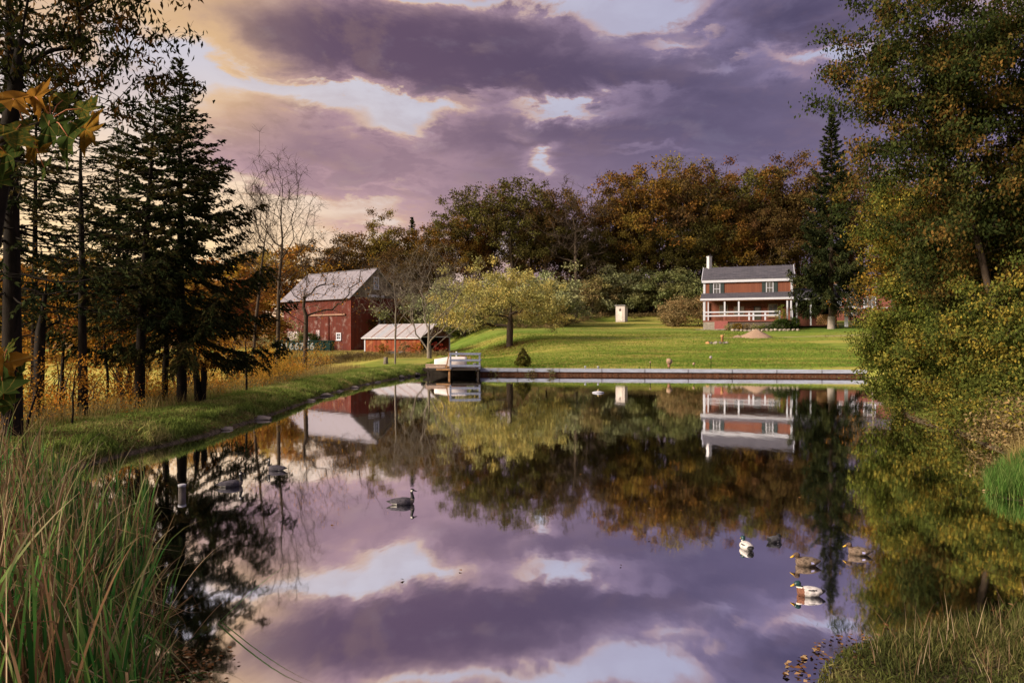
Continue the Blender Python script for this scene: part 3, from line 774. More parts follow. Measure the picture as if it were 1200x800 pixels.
# bare grey trees between the spruce and the barn
decid('bare_tree', 325, 50, 168, 'tall leafless tree between the sharp-topped spruce and the barn', 52, (-.2, 0, 11.2), (3.4, 2.5, 5.6), 300, 0, .8, 0, None, M['bark'], .14, tw=6, tip=.011, trunkH=.85, lump=.4, shell=.15, woodkw=dict(wob=.03, pen=2.6, upb=.8))
decid('bare_tree', 296, 44, 190, 'thinner leafless tree against the right side of the sharp-topped spruce', 53, (0, 0, 9.5), (2.2, 2, 4.4), 150, 0, .7, 0, None, M['bark'], .10, tw=6, tip=.009, shell=.15, woodkw=dict(wob=.03, pen=2.6, upb=.8))
decid('bare_tree', 357, 54, 240, 'crooked leafless tree with a few brown leaves whose limbs cross the barn roof', 54, (1.6, 0, 7.2), (4.8, 3, 3.6), 230, 1, .7, .16, M['leaf_orange'], M['bark'], .18, tw=4, tip=.011, trunkH=.5, lean=(-.5, 0), lump=.8, shell=.25)
decid('bare_tree', 463, 63, 296, 'slender leafless tree with a single thin trunk in front of the barn gable', 55, (0, 0, 6.9), (3.7, 3, 2.9), 210, 0, .8, 0, None, M['bark_grey'], .09, tw=6, tip=.008, trunkH=.85, shell=.15, woodkw=dict(wob=.03, pen=2.6, upb=.9), group='leafless trees in front of the barn and shed')
def multi(px, d, ytop, lab, seed):
    x = world_at(px, d); z = gz(x, d); r = empty('bare_tree', (x, d, z - .1), 0, lab, 'tree', 'leafless trees in front of the barn and shed')
    rng = np.random.default_rng(seed); H = ztop(ytop, d) - z
    T = crown_targets(rng, 330, (.4, 0, H * .66), (5.4, 4, H * .40), seed, .2, .5, bottom=-1); T = T[T[:, 2] > 2.2]
    A, ch, rad = grow(rng, bend(rng, H * .35, (0, 0), 5, .1), T, tip=.011, rmax=.28, step=.8, sag=.06, wob=.03, pen=3.0, upb=.9)
    wdm = wood(A, ch, rad, 7)
    for t in T:
        for _ in range(5):
            dd = unit(rng.normal(size=3) + np.array([0, 0, .6])) * rng.uniform(.4, 1.1); wdm.tube([t, t + dd * .5, t + dd], [.009, .007, .004], 3, cap=False)
    wdm.build('trunk', M['bark_grey'], r); return r
multi(503, 76, 298, 'leafless tree with several spreading stems at the open end of the shed', 56)

# yellow-green lawn tree
x, d = world_at(597, 86), 86
r = empty('lawn_tree', (x, d, gz(x, d) - .1), 0, 'broad yellow-green tree with a stout short trunk standing alone on the lawn', 'tree')
rng = np.random.default_rng(61)
T = np.concatenate([crown_targets(rng, 110, (-1.0, 0, 6.6), (6.4, 6, 4.3), 3, .45, .6, bottom=-.5), crown_targets(rng, 60, (-4.6, 0, 5.2), (4.6, 4, 3.4), 4, .35, .7), crown_targets(rng, 50, (3.4, 0, 5.4), (3.6, 4, 3.3), 5, .35, .7), crown_targets(rng, 26, (-6.0, 0, 3.2), (3.2, 3, 1.5), 8, .3, .5), crown_targets(rng, 16, (4.2, 0, 3.4), (2.6, 3, 1.1), 9, .3, .5)])
T = T[T[:, 2] > 1.7]
make_tree('t', 61, 10, bend(rng, 4.2, (.2, 0), 8, .06), T, 80, .75, .24, M['leaf_yellow'], M['bark'], .42, 8, tip=.016, parent=r, twigs=2, woodkw=dict(sag=.1, upb=.05))

# spruce beside the house
x, d = world_at(974, 104), 104
r = empty('spruce_tree', (x, d, gz(x, d) - .1), 0, 'very tall dark spruce beside the house with a white-painted trunk base', 'tree')
make_spruce(62, ztop(124, 104) - gz(x, d), 7.6, 4.4, M['spruce_far'], M['bark'], r, .42, .40, 2.0, droop=.42, tipup=.22, gap=.62, ragged=.6, shape=.95, hang=.9)
mb = MB(); mb.tube([(0, 0, -.1), (0, 0, .3), (0, 0, 2.0)], [.62, .56, .50], 10, cap=False); mb.build('painted_band', plain('white_bark', (.24, .21, .19), .9, .35, 3), r)

# ------------------------------------------------------------------ right bank trees
def rtree(px, d, lab, seed, nm, parts, per, rc, leaf, ml, mbk, rmax, trunk, tw=2, kw={}, **k2):
    x = world_at(px, d); z = gz(x, d); r = empty(nm, (x, d, z - .1), 0, lab, 'tree' if nm != 'shrub' else 'shrub')
    rng = np.random.default_rng(seed)
    T = np.concatenate([crown_targets(rng, n, c_, rr, seed + i, .3, .5, bottom=-1) for i, (n, c_, rr) in enumerate(parts)])
    T = T[T[:, 2] > .5]
    make_tree(nm, seed, 10, trunk(rng), T, per, rc, leaf, ml, mbk, rmax, 7, tip=.007, parent=r, twigs=tw, woodkw=kw, step=.45, **k2)
    return r
# tall one with a pale leaning trunk; x = +16.6 at d 23
rtree(1178, 23, 'tall tree leaning over the pond at the upper right, its bare trunk showing low down', 71, 'poplar_tree',
      [(190, (-3.0, 0, 11.6), (3.0, 2.4, 3.3)), (150, (-.8, .8, 8.0), (3.4, 2.5, 3.4)), (100, (.8, 0, 12.0), (2.8, 2, 3.2)), (60, (-.5, 1.0, 5.0), (2.6, 1.8, 2.2))], 165, .44, .122, M['leaf_upper'], M['bark'], .12,
      lambda r_: bend(r_, 12.5, (-2.6, 0), 14, .10), kw=dict(sag=.05), droop=.06)
rtree(1235, 24, 'dark-stemmed tree at the right edge with brown and green leaves', 72, 'poplar_tree',
      [(190, (-1.2, 0, 11.0), (3.2, 2.4, 4.8)), (140, (-.2, 0, 6.4), (3.2, 2.4, 3.8))], 165, .44, .122, M['leaf_upper'], M['bark_black'], .16, lambda r_: bend(r_, 12, (-1.2, 0), 12, .12), droop=.06)
rtree(1062, 30, 'golden-leaved tree in front of the tall house-side spruce', 73, 'poplar_tree',
      [(110, (-.2, 0, 8.0), (1.9, 1.8, 2.7)), (90, (.5, 0, 5.0), (2.2, 2, 2.6)), (50, (2.5, 0, 8.0), (2.4, 2, 3.2))], 120, .42, .135, M['leaf_gold'], M['bark'], .12, lambda r_: bend(r_, 9.5, (.2, 0), 10, .1))
rtree(1105, 27, 'olive-green tree with hanging branches in the middle of the right bank', 74, 'willow_tree',
      [(150, (-.3, 0, 6.6), (2.6, 2.2, 2.5)), (120, (.6, 0, 3.8), (3.0, 2.2, 2.4)), (60, (2.2, 0, 6.5), (2.2, 2, 3.0))], 150, .44, .122, M['leaf_right'], M['bark'], .12, lambda r_: bend(r_, 8, (-.3, 0), 10, .1), droop=.12)
rtree(1072, 27.5, 'lowest bright green shrub whose leaves hang down to the water on the right', 75, 'shrub',
      [(110, (-.5, -.2, 3.0), (1.7, 1.6, 1.9)), (90, (.3, -.6, 1.5), (2.0, 1.4, 1.3)), (22, (-1.6, -.3, 2.4), (.9, .8, .7))], 130, .36, .108, M['leaf_green'], M['bark'], .07, lambda r_: bend(r_, 2.6, (0, 0), 5, .08), kw=dict(upb=.05), droop=.08)
rtree(1150, 24, 'wide green and amber shrub below the tall leaning tree', 76, 'shrub',
      [(120, (-.2, -.2, 2.6), (2.3, 1.6, 1.9)), (80, (.6, -.6, 1.3), (2.4, 1.2, 1.1)), (60, (1.4, 0, 4.2), (1.8, 1.5, 1.8))], 130, .38, .108, M['leaf_right'], M['bark'], .07, lambda r_: bend(r_, 3, (0, 0), 5, .08), kw=dict(upb=.05), droop=.08)
rtree(1215, 21.5, 'orange and green shrub at the right edge above the pale dead grass', 77, 'shrub',
      [(110, (-.3, 0, 2.6), (2.0, 1.5, 2.3)), (60, (.2, -.3, 1.2), (1.8, 1.2, .9))], 130, .38, .108, M['leaf_right'], M['bark'], .07, lambda r_: bend(r_, 3, (0, 0), 5, .08), droop=.05)
# bare twisted limb reaching out beside the spruce
decid('bare_tree', 1022, 62, 300, 'small reddish leafless tree between the tall spruce and the golden tree', 78, (-.4, 0, 4.6), (2.6, 2, 2.6), 90, 3, .5, .16, M['leaf_orange'], M['bark_grey'], .1, tw=4, tip=.009)

# far trees seen low behind the left belt
LT = [(300, 140, 296, 'orange'), (250, 138, 312, ''), (60, 80, 330, ''), (130, 88, 322, ''), (195, 92, 326, ''), (322, 142, 300, ''), (-20, 78, 320, '')]
labs = ['orange tree beyond the dyke just right of the sharp-topped spruce', 'amber tree beyond the dyke behind the sharp-topped spruce', 'orange tree in the field behind the two leftmost trunks', 'golden tree in the field behind the third trunk', 'amber tree in the field behind the crooked trunk', 'orange tree immediately left of the barn', 'orange tree beyond the left edge trunk']
for (px, d, yt, _), lab in zip(LT, labs):
    far_tree('maple_tree', rngF.choice(['round', 'low', 'low_b']), px, d, yt, lab, ((.34, .15, .032, 1), (.38, .22, .05, 1))[int(rngF.random() < .4)], 'tree', 1.25, 'orange trees in the field behind the dyke')

for k, (px, d, yt, lab) in enumerate([(25, 66, 300, 'orange-brown tree rising behind the leftmost trunk'), (85, 74, 308, 'rust tree seen between the second and third trunks'), (112, 64, 325, 'low amber tree seen right of the straight trunk'), (160, 70, 312, 'orange tree directly behind the crooked trunk'), (222, 72, 322, 'low orange tree directly behind the sharp-topped spruce trunk'), (268, 76, 330, 'low amber tree in the gap right of the twin snag')]):
    far_tree('maple_tree', ['round', 'low', 'low_b', 'broad'][k % 4], px, d, yt, lab, ((.34, .15, .032, 1), (.38, .22, .05, 1), (.26, .10, .03, 1))[k % 3], 'tree', 1.3, 'orange trees in the field behind the dyke')
# orange scrub under the belt
rb = np.random.default_rng(35)
pts = [(-13.6 + rb.normal() * .5 - .012 * (y - 20) * 0, y) for y in np.arange(15, 46, .55)]
brush('orange_undergrowth', 'orange and yellow undergrowth between the dark trunks of the left bank', pts, M['leaf_scrub'], 1.3, 26, .075, 1.0, 36)
pts = [(-17 + rb.normal() * 1.2, y) for y in np.arange(18, 60, .8)]
brush('orange_undergrowth', 'taller orange thicket behind the left bank trunks', pts, M['leaf_scrub'], 2.6, 22, .10, 1.3, 37)
pts = [(-15.2 + rb.normal() * .5, y) for y in np.arange(16, 40, 1.1)]
brush('orange_undergrowth', 'thin orange saplings filling gaps between the left bank trunks', pts, M['leaf_orange'], 3.6, 13, .10, 1.1, 38)
pts = [(world_at(px, d), d) for px, d in [(310, 44), (322, 46), (312, 50), (330, 56), (318, 52), (300, 40), (325, 62), (306, 47)]]
brush('orange_undergrowth', 'tangled orange brush between the spruce and the barn', pts, M['leaf_scrub'], 1.7, 45, .11, 1.2, 39)
pts = [(world_at(px, d), d) for px, d in zip(np.linspace(335, 425, 22), np.linspace(52, 86, 22))] + [(world_at(px, 84), 84 + rb.normal()) for px in np.linspace(425, 530, 12)]
brush('tan_weeds', 'tan goldenrod and dry weeds in front of the barn and shed', pts, M['tan_brush'], .6, 45, .12, .9, 40, stems=False)
# saplings and thin dark stems
def stem_tree(px, d, h, lab, seed, lean=0, r0=.05):
    x = world_at(px, d); rr = empty('sapling', (x, d, gz(x, d) - .05), 0, lab, 'sapling', 'thin stems of the left bank'); rng = np.random.default_rng(seed)
    T = crown_targets(rng, 26, (lean, 0, h * .65), (h * .22, h * .22, h * .34), seed, .2, .4)
    make_tree('s', seed, h, bend(rng, h * .8, (lean, 0), 8, .08), T, 9, .25, .085, M['leaf_orange'], M['bark_black'], r0, 5, tip=.005, parent=rr, twigs=2, step=.35)
for k, (px, d, h, r_, lean, lab) in enumerate([(45, 20.5, 5.5, .16, .1, 'thick dark snag right of the leftmost trunk'), (71, 22.5, 4, .07, .1, 'thin stem left of the straight conifer trunk'),
    (127, 24, 4.5, .05, -.1, 'thin wavy stem right of the straight conifer trunk'), (193, 26.5, 4.8, .12, .3, 'leaning dark stem between the crooked trunk and the sharp-topped spruce'),
    (152, 27, 3.6, .06, .2, 'leafy orange sapling against the crooked trunk'), (232, 26.5, 2.8, .13, -.2, 'left stem of the short twin snag right of the spruce trunk'), (238, 26.6, 2.5, .12, .1, 'right stem of the short twin snag right of the spruce trunk'),
    (289, 31, 3.9, .05, 0, 'lone thin sapling on the dyke right of the spruce'), (84, 19, 2.2, .03, .3, 'small forked sapling near the reeds behind the left bank'), (30, 18, 2.5, .035, .2, 'small sapling beside the leftmost trunk')]):
    stem_tree(px, d, h, lab, 80 + k, lean, r_)

# ------------------------------------------------------------------ buildings
WHT = plain('white_paint', (.42, .44, .52), .6, .08, 4, .3, .1)
WHTW = plain('white_paint_weathered', (.42, .42, .46), .8, .3, 3, .2, .3)
DARK = plain('interior_shade', (.012, .011, .011), .9, .3, 3, .1, .1)  # near-black colour standing in for unlit insides
def glassb(t):
    p = t.add('ShaderNodeBsdfPrincipled'); t.put(p.inputs['Base Color'], (.05, .055, .065)); p.inputs['Roughness'].default_value = .08; p.inputs['Specular IOR Level'].default_value = .8
    return p.outputs[0]
GLASS = mat('window_glass', glassb)
REDB = boards('barn_boards', (.10, .023, .016), (.070, .017, .014), .30, (.22, .16, .15), .75)
REDB2 = boards('barn_gable_boards', (.15, .030, .020), (.10, .024, .018), .30, (.22, .17, .15), .35)
GREYB = boards('weathered_boards', (.13, .10, .07), (.18, .14, .10), .30)
SHEDB = boards('shed_boards', (.22, .052, .022), (.14, .033, .018), .30, (.42, .20, .09), .6)
SIDING = boards('house_siding', (.17, .064, .040), (.14, .052, .034), .32)
def roofb(t):
    oc = objco(t); n = t.noise(oc, 1.1, 6, .65); n2 = t.noise(t.scale(oc, (2.5, .25, .25)), 1.2, 5, .6)
    c_ = t.mix(t.math('MULTIPLY', t.sm(n2, .5, .7), .55), (.20, .19, .235), (.13, .105, .10)); c_ = t.mix(t.math('MULTIPLY', t.sm(n, .45, .7), .4), c_, (.18, .17, .20))
    return princ(t, c_, .55, .4, n, .2, .02)
TIN = mat('tin_roof', roofb)
TIN2 = plain('tin_roof_pale', (.30, .29, .32), .5, .15, 2, .4, .1); TIN3 = plain('tin_roof_grey', (.27, .29, .34), .5, .15, 2, .4, .1); RUSTM = plain('rusty_seam', (.20, .09, .05), .8, .3, 3)
def shingb(t):
    oc = objco(t); br = t.add('ShaderNodeTexBrick'); t.put(br.inputs['Vector'], t.scale(oc, (1, 1, 1)))
    br.inputs['Color1'].default_value = (.045, .046, .062, 1); br.inputs['Color2'].default_value = (.075, .073, .092, 1); br.inputs['Mortar'].default_value = (.03, .03, .04, 1)
    br.inputs['Scale'].default_value = 1.0; br.inputs['Brick Width'].default_value = .9; br.inputs['Row Height'].default_value = .28; br.inputs['Mortar Size'].default_value = .02
    n = t.noise(t.scale(oc, (.4, 1.5, 1)), 2, 5, .7)
    return princ(t, t.mix(t.math('MULTIPLY', t.sm(n, .4, .7), .5), br.outputs[0], (.10, .095, .12)), .85, .2, br.outputs['Fac'], .5, .02)
SHING = mat('shingles', shingb)
SHUT = plain('shutter_paint', (.018, .03, .032), .6, .2, 6)
BRICK = plain('red_brick_paint', (.16, .055, .042), .8, .3, 4)
CONC = plain('concrete_block', (.22, .20, .17), .9, .3, 3)
PINKRED = plain('red_hatch_paint', (.22, .065, .06), .7, .15, 4)
STONE = plain('field_stone', (.24, .21, .18), .9, .45, 3, .2, .8)

def window(parent, c, wd, ht, normal_y=-1, mullions=1, rails=1, fr=.12, deep=.10, name='window', mframe=None, glass=None):
    """window in a wall whose outside faces local -y; c = centre on the wall surface"""
    mf = mframe or WHT; cx_, cy_, cz_ = c
    f = MB(); f.box((0, 0, ht / 2 - fr / 2), (wd, deep, fr)); f.box((0, 0, -ht / 2 + fr / 2), (wd, deep, fr))
    f.box((-wd / 2 + fr / 2, 0, 0), (fr, deep - .006, ht - 2 * fr)); f.box((wd / 2 - fr / 2, 0, 0), (fr, deep - .006, ht - 2 * fr))
    for i in range(rails): f.box((0, .01, -ht / 2 + ht * (i + 1) / (rails + 1)), (wd - 2 * fr, deep * .6, fr * .6))
    for i in range(mullions): f.box((-wd / 2 + wd * (i + 1) / (mullions + 1), .012, 0), (fr * .35, deep * .5, ht - 2 * fr))
    o = f.build(name, mf, parent, (cx_, cy_ - deep * .35, cz_))
    p = MB(); p.box((0, .03, 0), (wd - 2 * fr + .01, .02, ht - 2 * fr + .01)); p.build('pane', glass or GLASS, o)
    s = MB(); s.box((0, -.05, -ht / 2 - .04), (wd + .14, deep + .1, .08)); s.build('sill', mf, o)
    return o

# farmhouse: local x runs left to right along the front, local -y faces the pond
HA = R(-20)
hx, hy = world_at(875.5, 110), 110
HZ = 4.55
house = empty('farmhouse', (hx, hy, HZ), HA, 'two-storey red farmhouse with dark shingle roofs and a white-railed front porch', 'house')
W2 = 6.85; house.scale = (.97, .97, .97)
w_ = MB(); w_.box((0, 3.5, 4.1), (2 * W2, 7.0, 8.5)); w_.prism([(0, 8.35), (7.0, 8.35), (3.5, 10.55)], -W2 + .002, W2 - .002, 0, 'YZ')
w_.build('wall', SIDING, house)
f_ = MB()
for s in (-1, 1): f_.box((s * (W2 + .01), -.03, 4.2), (.34, .12, 8.1)); 
f_.box((0, -.31, 8.05), (2 * W2 + .8, .16, .42)); 
for s in (-1, 1):
    f_.beam((s * (W2 + .43), -.35, 8.22), (s * (W2 + .43), 3.55, 10.72), .10, .30)
    f_.beam((s * (W2 + .43), 7.35, 8.22), (s * (W2 + .43), 3.45, 10.72), .10, .30)
f_.build('trim', WHT, house)
def roof(parent, x0, x1, e0, r0_, e1, th, m, name='roof'):
    """double pitch between eave points e0/e1 and ridge r0 (y,z)"""
    mb = MB(); mb.prism([(e0[0], e0[1]), (r0_[0], r0_[1]), (e1[0], e1[1]), (e1[0], e1[1] + th), (r0_[0], r0_[1] + th * 1.1), (e0[0], e0[1] + th)], x0, x1, 0, 'YZ')
    # concave profile: split in two convex halves
    mb = MB()
    mb.prism([(e0[0], e0[1]), (r0_[0], r0_[1]), (r0_[0], r0_[1] + th), (e0[0], e0[1] + th)], x0, x1, 0, 'YZ')
    mb.prism([(r0_[0] + .001, r0_[1]), (e1[0], e1[1]), (e1[0], e1[1] + th), (r0_[0] + .001, r0_[1] + th)], x0, x1, 0, 'YZ')
    return mb.build(name, m, parent)
roof(house, -W2 - .35, W2 + .35, (-.42, 8.27), (3.5, 10.62), (7.42, 8.27), .16, SHING)
c_ = MB(); c_.tube([(0, 0, -1), (0, 0, 2.1), (0, 0, 2.1), (0, 0, 2.25)], [.48, .42, .50, .50], 4, smooth=False)
c_.build('chimney', WHTW, house, (-W2 + .55, 3.5, 10.5))
for wx in (-4.85, 3.5):
    window(house, (wx, 0, 6.8), 1.15, 1.95, mullions=1, rails=1)
    for s in (-1, 1):
        sb = MB(); sb.box((0, 0, 0), (.56, .07, 1.95))
        for k in range(9): sb.box((0, -.04, -.82 + k * .205), (.44, .03, .11))
        sb.build('shutter', SHUT, house, (wx + s * .92, -.05, 6.8))
# porch
PD = 2.5; FL = 1.45
pr = MB(); pr.prism([(-PD - .3, 4.95), (.02, 6.0), (.02, 6.12), (-PD - .3, 5.07)], -W2 - .45, W2 + .15, 0, 'YZ'); pr.build('porch_roof', SHING, house)
fa = MB(); fa.box((-.15, -PD - .3, 4.9), (2 * W2 + .62, .10, .32)); fa.box((-.15, -PD - .1, 4.72), (2 * W2 + .3, .18, .22), 1); fa.build('porch_fascia', [WHT, plain('brown_trim', (.22, .08, .04))], house)
fl = MB(); fl.box((0, -PD / 2, FL - .12), (2 * W2 + .1, PD + .1, .22)); fl.build('porch_floor', BRICK, house)
PX = [-6.75, -4.0, -1.65, 6.0, 6.75]
for i, pxx in enumerate([-6.75, -3.45, -1.25, 6.1, 6.65]):
    pm = MB(); pm.box((0, 0, 0), (.24, .24, 4.62 - FL)); pm.build('porch_post', WHT, house, (pxx, -PD + .08, (4.62 + FL) / 2))
pm = MB(); pm.box((0, 0, 0), (.18, .18, 4.62 - FL)); pm.build('porch_post', WHT, house, (-6.2, -.3, (4.62 + FL) / 2))
for (za, x1) in ((FL + 1.35, 5.05), (FL + .75, 5.05)):
    rl = MB(); rl.box(((x1 - 6.8) / 2, 0, 0), (x1 + 6.8, .10, .22)); rl.build('porch_rail', WHT, house, (0, -PD - .06, za))
for pxx in (.35, 1.0, 2.8, 4.95):
    rp = MB(); rp.box((0, 0, 0), (.26, .13, 1.5)); rp.build('rail_post', WHT, house, (pxx, -PD + .06, FL + .72))
for pxx in (-3.5, -1.2):
    rp = MB(); rp.box((0, 0, 0), (.34, .34, .85)); rp.build('post_base', BRICK, house, (pxx, -PD + .12, FL + .42))
window(house, (-3.75, -.02, 3.3), 1.5, 1.7, mullions=1, rails=1, fr=.14, mframe=plain('tan_trim', (.22, .15, .09)))
window(house, (-1.3, -.02, 3.1), 1.7, 1.5, mullions=1, rails=1, fr=.12, mframe=plain('tan_trim', (.22, .15, .09)))
window(house, (4.0, -.02, 3.1), 1.6, 2.2, mullions=1, rails=0, fr=.14, mframe=plain('tan_trim', (.22, .15, .09)))
dr = MB(); dr.box((0, -.04, 0), (1.1, .1, 2.3)); dr.box((0, -.09, .5), (.7, .02, .8), 1)
dr.build('door', [plain('dark_door', (.05, .045, .035)), GLASS], house, (1.6, 0, FL + 1.2))
bs = MB(); bs.box((-5.7, -PD + .25, .35), (2.3, .5, 1.85)); bs.box((1.2, -PD + .35, .35), (11.2, .4, 1.85), 1); bs.box((-6.6, -PD / 2 + .3, .3), (.3, PD, 1.8)); bs.build('foundation', [CONC, plain('grey_brown_lattice', (.075, .06, .05), .9, .4, 5)], house)  # second slot is the grey-brown lattice below the porch floor
ht = MB(); ht.box((-4.0, -PD - .05, .6), (2.1, .12, 1.35)); ht.build('cellar_hatch', PINKRED, house)
# right wing with its own low roof and open bay
wg = MB(); wg.box((10.4, 3.2, 2.6), (6.4, 5, 4.2), 0); wg.build('side_wing', boards('wing_boards', (.10, .035, .025), (.07, .03, .02), .3), house)
wr = MB(); wr.prism([(-1.9, 4.75), (3.4, 6.7), (3.4, 6.85), (-1.9, 4.9)], W2 + .4, 14.2, 0, 'YZ'); wr.build('side_wing_roof', SHING, house)
wf = MB(); wf.box((10.5, -1.92, 4.72), (7.2, .10, .30)); wf.build('side_wing_fascia', WHT, house)
for pxx in (7.5, 9.6): 
    pm = MB(); pm.box((0, 0, 0), (.22, .22, 4.1)); pm.build('side_wing_post', WHT, house, (pxx, -1.7, 2.6))
# stacked firewood in the bay
rs = random.Random(4)
def log_mesh(nm, r0_, L, m1, m2):
    mb = MB(); n = 9; mb.tube([(0, -L / 2, 0), (0, L / 2, 0)], r0_, n, cap=False)
    mb.add([(r0_ * math.cos(2 * math.pi * j / n), s * L / 2, r0_ * math.sin(2 * math.pi * j / n)) for s in (-1, 1) for j in range(n)], [tuple(range(n)), tuple(range(n, 2 * n))], 1)
    return mb.build(nm, [m1, m2])
WOODEND = plain('cut_wood', (.32, .18, .09), .9, .3, 4)
wood_pile = empty('firewood_stack', (hx, hy, HZ), HA, 'stack of split firewood under the low roof at the right end of the house', 'firewood')
lg = log_mesh('log', .15, .9, M['bark'], WOODEND); lg.parent = wood_pile; first = True
for i in range(9):
    for j in range(6):
        o = lg if first else link(lg.copy(), wood_pile); first = False
        o.location = (10.2 + i * .31 + (j % 2) * .15, -1.1 + rs.uniform(-.08, .08), .75 + j * .26); o.rotation_euler = (0, rs.uniform(0, 6), 0)
ws = MB(); ws.box((0, 0, 0), (.5, .06, 2.9)); ws.box((0, -.05, 0), (.12, .05, 2.9))
o = ws.build('tall_board', WHT, None, (hx + 12.9, hy - 4.7 - 1.6, 6.3)); o.rotation_euler = (R(4), 0, HA); tag(o, 'narrow tall white board leaning up at the right end of the low wing', 'board')

# second building half hidden to the right
bx, by = world_at(1003, 122), 122; bz = gz(bx, by)
bx2 = empty('brick_house', (bx, by, bz), R(-22), 'low red house with white-framed windows half hidden behind the tall spruce', 'house')
w_ = MB(); w_.box((0, 2.5, 2.2), (11, 5, 5.4)); w_.build('wall', BRICK, bx2)
r_ = roof(bx2, -5.8, 5.8, (-.5, 4.8), (2.5, 6.6), (5.5, 4.8), .15, SHING)
for wx in (-3.3, -.6, 2.2): window(bx2, (wx, 0, 3.3), 2.0, 1.9, mullions=2, rails=0, fr=.16)
t_ = MB(); t_.box((0, -.09, 2.15), (11.1, .14, .18)); t_.build('trim', WHT, bx2)
s_ = MB(); s_.box((0, 0, 0), (1.0, .1, .8)); s_.box((0, -.06, 0), (.6, .04, .5), 1); s_.build('cellar_window', [WHT, DARK], bx2, (-.3, -.05, 1.3))

# plants and edging before the porch
def hpt(x, y, dz=0):  # house local -> world
    v = Matrix.Rotation(HA, 3, 'Z') @ Vector((x, y, 0)); X_, Y_ = hx + v.x, hy + v.y
    return X_, Y_, gz(X_, Y_) + dz
def shrub(name, x, y, rx, rz_, n, per, leaf, mt, lab, seed, cat='shrub', shell=.75, lump=.15, rc=.22, cz=None, group=None, stem=.04):
    z = gz(x, y); r = empty(name, (x, y, z - .05), 0, lab, cat, group); rng = np.random.default_rng(seed)
    T = crown_targets(rng, n, (0, 0, cz if cz is not None else rz_ * .95), (rx, rx, rz_), seed, shell, lump, bottom=-1); T = T[T[:, 2] > .06]
    make_tree(name, seed, 1, [(0, 0, -.1), (0.02, 0, rz_ * .4), (0, .02, rz_ * .8)], T, per, rc, leaf, mt, M['bark'], stem, 5, tip=.006, parent=r, twigs=1, step=.3, crown_name='leaves'); return r
x, y, _ = hpt(4.9, -4.9); shrub('round_bush', x, y, 1.15, .95, 120, 40, .13, M['bush'], 'clipped round dark green bush in front of the right porch end', 91)
x, y, _ = hpt(6.7, -3.4); shrub('round_bush', x, y, 1.0, 1.0, 90, 40, .13, M['bush'], 'dark bush just behind and right of the clipped round one', 92)
x, y, _ = hpt(5.0, -3.6); shrub('slender_shrub', x, y, 1.0, 2.0, 60, 26, .15, M['leaf_green'], 'slender light green shrub standing behind the clipped bush', 93, shell=.3, lump=.5)
x, y, _ = hpt(-1.3, -4.2); shrub('low_bush', x, y, .75, .6, 50, 36, .12, M['leaf_gold'], 'low rounded golden bush at the left of the porch flower bed', 94)
for k, (px_, lab, mt) in enumerate([(-.1, 'reddish clump of flowers beside the golden bush', 'tan_brush'), (1.2, 'tall tan flower clump in the middle of the porch bed', 'olive_brush'), (2.3, 'green leafy clump right of the tan flowers in the porch bed', 'leaf_green'), (3.4, 'green clump of flowers left of the clipped bush', 'bush'), (-2.6, 'sparse dark plants beside the red cellar hatch', 'olive_brush')]):
    x, y, _ = hpt(px_, -3.9); shrub('flower_clump', x, y, .75, .55, 34, 22, .12, M[mt], lab, 95 + k, 'plant', .2, .5, group='flower clumps in the porch bed')
x, y, = world_at(806, 118), 118
shrub('tan_bush', x, y, 4.2, 3.0, 150, 60, .24, M['tan_brush'], 'large pale tan bush sloping down to the left of the house', 101, shell=.5, rc=.7, lump=.3)
for o_ in bpy.data.objects:
    if o_.name.startswith('tan_bush') and o_.type == 'EMPTY': o_.scale = (1.25, 1, .9)
x, y, = world_at(790, 119), 119
shrub('tan_bush', x, y, 2.4, 1.6, 90, 50, .22, M['tan_brush'], 'smaller orange-tan bush at the foot of the large pale one', 102, shell=.5, rc=.5, lump=.3)
def rock(nm, size, loc, m, seed, parent=None, squash=.65):
    rr = random.Random(seed); bm = bmesh.new(); bmesh.ops.create_icosphere(bm, subdivisions=2, radius=.5)
    for v in bm.verts:
        n_ = mnoise.noise(v.co * 2.1 + Vector((seed * 3.7, 0, 0))); v.co *= 1 + n_ * .55
        v.co = Vector((v.co.x * size * rr.uniform(.97, 1.03), v.co.y * size * .8, v.co.z * size * squash))
    me_ = bpy.data.meshes.new(nm); bm.to_mesh(me_); bm.free(); me_.materials.append(m); o = bpy.data.objects.new(nm, me_); link(o, parent); o.location = loc; o.rotation_euler = (0, 0, rr.uniform(0, 6)); return o
ed = empty('stone_edging', hpt(1.5, -5.6), HA, 'low stone edging curving round the porch flower bed', 'edging')
for k in range(16):
    xx = -3.2 + k * .62; yy_ = -.5 * math.sin(k / 15 * 2.2) + (.04 * k) ; X_, Y_, Z_ = hpt(1.5 + xx - .3, -5.6 + yy_)
    rock('stone', .62 + .1 * rs.random(), (xx - .3, yy_, Z_ - ed.location.z + .15), STONE, k, ed, .6)
ap = MB(); ap.box((0, 0, 0), (4.6, 1.4, .16)); o = ap.build('concrete_step', CONC, None, hpt(-5.4, -3.4, .04)); o.rotation_euler = (0, 0, HA); tag(o, 'pale concrete slab on the grass at the left end of the porch', 'slab')

